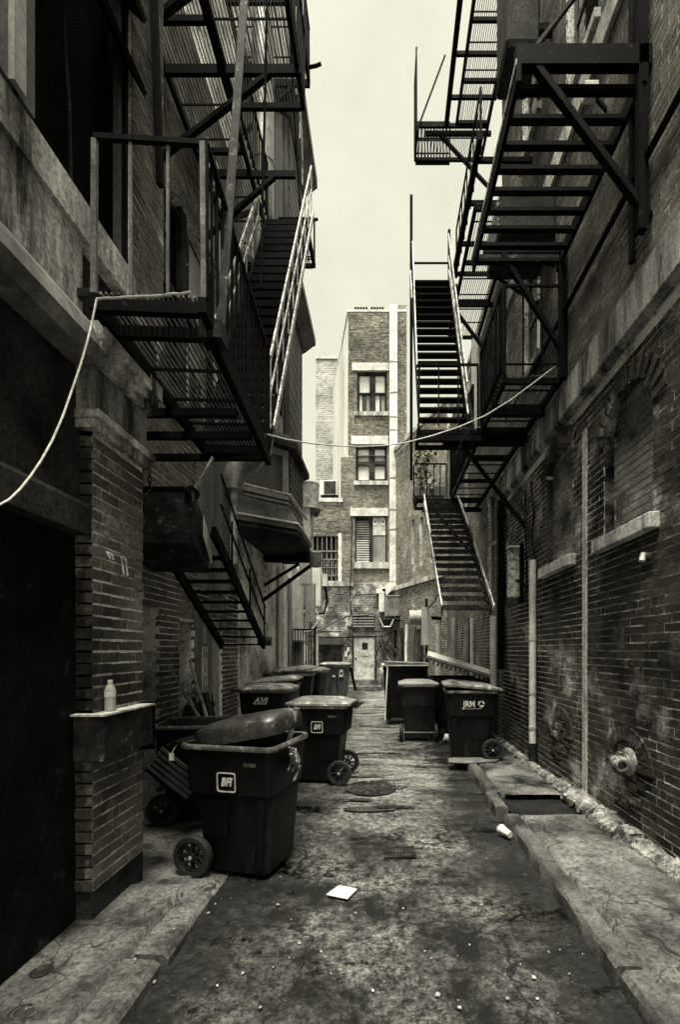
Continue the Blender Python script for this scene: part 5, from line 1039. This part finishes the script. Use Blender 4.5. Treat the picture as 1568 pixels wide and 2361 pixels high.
rod = thing('metal_rod', 'thin pale metal rod leaning upright against the central dumpster', 'rod', (.07, 11.4, 0)); MB().tube([P(888, 1660, 11.3), P(894, 1535, 11.45)], .018, 8).build('shaft', galv_pale, rod); MB().tube([P(893.6, 1540, 11.45), P(894, 1530, 11.45)], .03, 8).build('tip', galv, rod)
Fd = dumpster('black dumpster with a slanting corrugated lid against the right wall behind the JRM bin', 1.0, 2.22, 9.9, 11.2, 1.22, 0)
mb = MB().box(-.72, .62, -.18, .06, 0, .05).rot(Matrix.Translation((1.60, 9.95, 1.52)) @ Matrix.Rotation(R(17), 4, 'Y') @ Matrix.Rotation(R(24), 4, 'X')); mb.build('lid_edge', white_m, Fd)
mb = MB().box(-.70, .62, -.12, 1.2, -.07, -.01).rot(Matrix.Translation((1.60, 9.95, 1.50)) @ Matrix.Rotation(R(17), 4, 'Y')); lidF = mb.build('lid', lid_dark, Fd)
for k in range(14):
    x = -.68+k*.094; MB().box(x, x+.05, -.15, -.125, -.16, -.012).rot(Matrix.Translation((1.60, 9.95, 1.50)) @ Matrix.Rotation(R(17), 4, 'Y')).build('corrugation', lid_m, lidF)
box('front_rail', galv_dark, Fd, 1.3, 2.1, 9.83, 9.88, 1.05, 1.11)
G = thing('bulk_container', 'grey four-wheeled bulk container with stickers near the end door', 'container', (-2.1, 17.5, 0), 'dumpsters')
gx0, gx1, gy = P(738, 0, 17).x, P(803, 0, 17).x, 17.0
MB().loft([rrect((gx0+gx1)/2, 17.6, .40, .45, .05, .15), rrect((gx0+gx1)/2, 17.6, .5, .55, .05, 1.2), rrect((gx0+gx1)/2, 17.6, .54, .6, .05, 1.21), rrect((gx0+gx1)/2, 17.6, .54, .6, .05, 1.28)]).build('body', M('slate_plastic', (.10, .11, .115), .55, .3, 3, .4, 60, .2), G, smooth=True)
MB().loft([rrect((gx0+gx1)/2, 17.6, .56, .62, .06, 1.285), rrect((gx0+gx1)/2, 17.6, .56, .62, .06, 1.32), rrect((gx0+gx1)/2, 17.6, .45, .5, .06, 1.37)]).build('lid', lid_m, G)
xc = (gx0+gx1)/2; box('sticker', paper_m, G, xc+.18, xc+.32, 17.03, 17.045, .86, 1.12); MB().lathe([(.04, 0), (.045, -.003)], (xc+.25, 17.03, .99), 'y', 14).build('symbol', iron, G); box('sticker', paper_m, G, xc-.08, xc+.04, 17.04, 17.055, .85, .92)
MB().tube([(xc-.2, 17.10, .3), (xc-.1, 17.05, .95), (xc-.0, 17.03, 1.05), (xc+.08, 17.05, .95), (xc+.13, 17.1, .3)], .012, 6).build('groove', iron, G); 
for sx in (-1, 1): MB().lathe([(.02, -.03), (.08, -.03), (.08, .03), (.02, .03)], (xc+sx*.32, 17.3, .085), 'x', 14).build('castor', rubber, G)
MB().bar((gx1+.05, 17.3, 1.2), (gx1+.25, 17.3, .35), .06, .1).build('lever', iron, G)
# brooms, crate, rubbish
for i, (a, b, lb_, m) in enumerate((((366, 1500, 6.1), (480, 1690, 5.5), 'dark broom handle leaning into the open bin', wood_m), ((437, 1522, 6.4), (490, 1700, 5.6), 'pale broom handle leaning into the open bin', wood_pale))):
    t = thing('broom', lb_, 'broom', P(*b), 'brooms'); MB().tube([P(*a), P(*b)], .016 if i == 0 else .02, 10).build('handle', m, t, smooth=True); q = P(*b); MB().box(q.x-.14, q.x+.14, q.y-.03, q.y+.03, q.z-.14, q.z).build('broom_head', wood_m, t)
cr = thing('plastic_crate', 'dark slatted crate tipped against the back of the brick pilaster', 'crate', (-2.15, 4.55, .3)); cm = Matrix.Translation((-2.12, 4.75, .50)) @ Matrix.Rotation(R(38), 4, 'Y')
MB().box(-.25, .25, -.12, .12, -.02, .0).rot(cm).build('base', plastic, cr)
for i in range(5): MB().box(-.25, .25, -.14, -.121, .02+i*.055, .05+i*.055).rot(cm).build('slat', panel_grey, cr)
for x in (-.24, .22): MB().box(x, x+.02, -.12, .12, .0, .3).rot(cm).build('end_panel', plastic, cr)
MB().box(-.25, .25, .12, .135, .0, .3).rot(cm).build('back_panel', plastic, cr)
rbm = thing('rubbish_sack', 'pile of torn dark rubbish behind the open bin on the left', 'rubbish', (-2.35, 5.9, .0)); mb = MB()
for i in range(7): c_ = (-2.42+random.uniform(-.15, .15), 5.95+random.uniform(-.1, .2), .0); rr = random.uniform(.12, .2); mb.lathe([(rr*.6, 0), (rr, .1), (rr*.9, .5+i*.08), (rr*.5, .75+i*.07), (.02, .8+i*.075)], c_, n=9)
for i, p in enumerate(mb.v): mb.v[i] = (p[0]+random.uniform(-.03, .03), p[1]+random.uniform(-.03, .03), max(0, p[2]+random.uniform(-.03, .03)))
mb.build('sack', M('shiny_sack', .03, .22, .4, 8, .4, 50, .6, .01), rbm)
for i in range(5): x, z = random.uniform(-2.5, -2.25), 1.15+random.uniform(0, .25); MB().tube([(x, 5.8, z), (x+.05, 5.78, z+.05), (x+.08, 5.8, z-.02)], .018, 7).build('scrap', panel_light, rbm)
bk = thing('bucket', 'small white bucket lying between the grey bin and the dumpster', 'bucket', (1.15, 9.3, 0)); MB().lathe([(.07, 0), (.1, .2), (.11, .2), (.11, .22), (.09, .22), (.06, .02)], (0, 0, 0), n=16).rot(Matrix.Translation((1.18, 9.3, .11)) @ Matrix.Rotation(R(100), 4, 'Y')).build('pail', white_m, bk, smooth=True); MB().tube([(1.2, 9.2, .06), (1.14, 9.15, .03), (1.2, 9.1, .06)], .008, 6).build('handle', iron, bk)
cb = tag(MB().prism([(1.02, 7.05, 0), (1.3, 7.0, 0), (1.75, 7.1, 0), (1.9, 7.35, 0), (1.3, 7.45, 0), (1.05, 7.3, 0)], (0, 0, .012)).rot(Matrix.Translation((-.05, .1, .118))).build('cardboard_sheet', cardboard), 'flattened cardboard sheet lying under the JRM bin', 'cardboard')
# litter
tag(MB().prism([(-.42, 3.48, 0), (-.26, 3.42, 0), (-.20, 3.56, 0), (-.34, 3.62, 0)], (0, 0, .006)).rot(Matrix.Translation((0, .0, .016))).build('paper_sheet', paper_m), 'white folded sheet of paper lying on the asphalt in front of the bins', 'paper')
cup = thing('paper_cup', 'white paper cup lying on its side by the right kerb', 'cup', (1.16, 4.55, .04)); MB().lathe([(.03, -.07), (.045, .06), (.048, .065), (.044, .06), (.028, -.066)], (0, 0, 0), 'z', 16).rot(Matrix.Translation((1.17, 4.58, .06)) @ Matrix.Rotation(R(115), 4, 'Z') @ Matrix.Rotation(R(85), 4, 'Y')).build('cup', white_m, cup, smooth=True); MB().lathe([(.047, 0), (.047, .012)], (0, 0, 0), 'z', 16).rot(Matrix.Translation((1.14, 4.64, .06)) @ Matrix.Rotation(R(115), 4, 'Z') @ Matrix.Rotation(R(85), 4, 'Y')).build('rim', panel_light, cup)
spots = [(310, 2255), (355, 2270), (90, 2245), (480, 2110), (1232, 2360-100), (1240, 2309), (1270, 2075), (1105, 1915), (980, 2200), (740, 2200), (860, 2290), (1170, 2310), (600, 2330), (560, 2250), (930, 2100), (1100, 1830), (770, 1895), (690, 2180), (1010, 2300), (820, 2110), (1060, 2330), (400, 2180), (500, 2280), (905, 1930), (640, 2090)]
lit = MB()
for i, (x, y) in enumerate(spots+[(random.uniform(480, 1350), random.uniform(1960, 2361)) for _ in range(60)]):
    Y = CH*F/(y-VY); X = (x-VX)/F*Y; zz = .1 if X < -1.24 or X > 1.25 else .014
    if X > 1.2 and X < 1.27 or X < -1.9: continue
    s_ = random.uniform(.003, .008) if i >= len(spots) else random.uniform(.008, .018); a = random.uniform(0, 3)
    lit.add([(X+math.cos(a+k*1.57)*s_*random.uniform(.6, 1.1), Y+math.sin(a+k*1.57)*s_, zz+random.uniform(0, .008)) for k in range(4)]+[(X, Y, zz+s_*.3)], [(0, 1, 4), (1, 2, 4), (2, 3, 4), (3, 0, 4), (3, 2, 1, 0)])
tag(lit.build('litter', panel_light), kind='stuff', label='scattered scraps of pale litter and grit on the ground')
for i, (x, y) in enumerate(((48, 2335), (95, 2240))):
    Y = (CH-.085)*F/(y-VY); X = (x-VX)/F*Y
    tag(MB().lathe([(.055, 0), (.055, .008), (.048, .012), (.042, .006), (.034, .006), (.03, .012), (.02, .008)], (X, Y, .082), n=18).build('iron_disc', rust), ('flat round metal disc lying on the left pavement at the very front', 'second flat round disc a little farther along the left pavement')[i], 'disc', 'metal discs')
# grit
gv = MB(); rs2 = np.random.RandomState(3)
for _ in range(1600):
    X, Y = rs2.uniform(-1.2, 1.22), rs2.uniform(2.0, 7.5); s_ = rs2.uniform(.002, .005); z = .010
    gv.add([(X-s_, Y-s_, z), (X+s_, Y-s_*.6, z), (X+s_*.3, Y+s_, z), (X, Y, z+s_*1.3)], [(0, 1, 3), (1, 2, 3), (2, 0, 3)])
tag(gv.build('gravel', kerb_m), kind='stuff', label='loose grit on the alley surface')
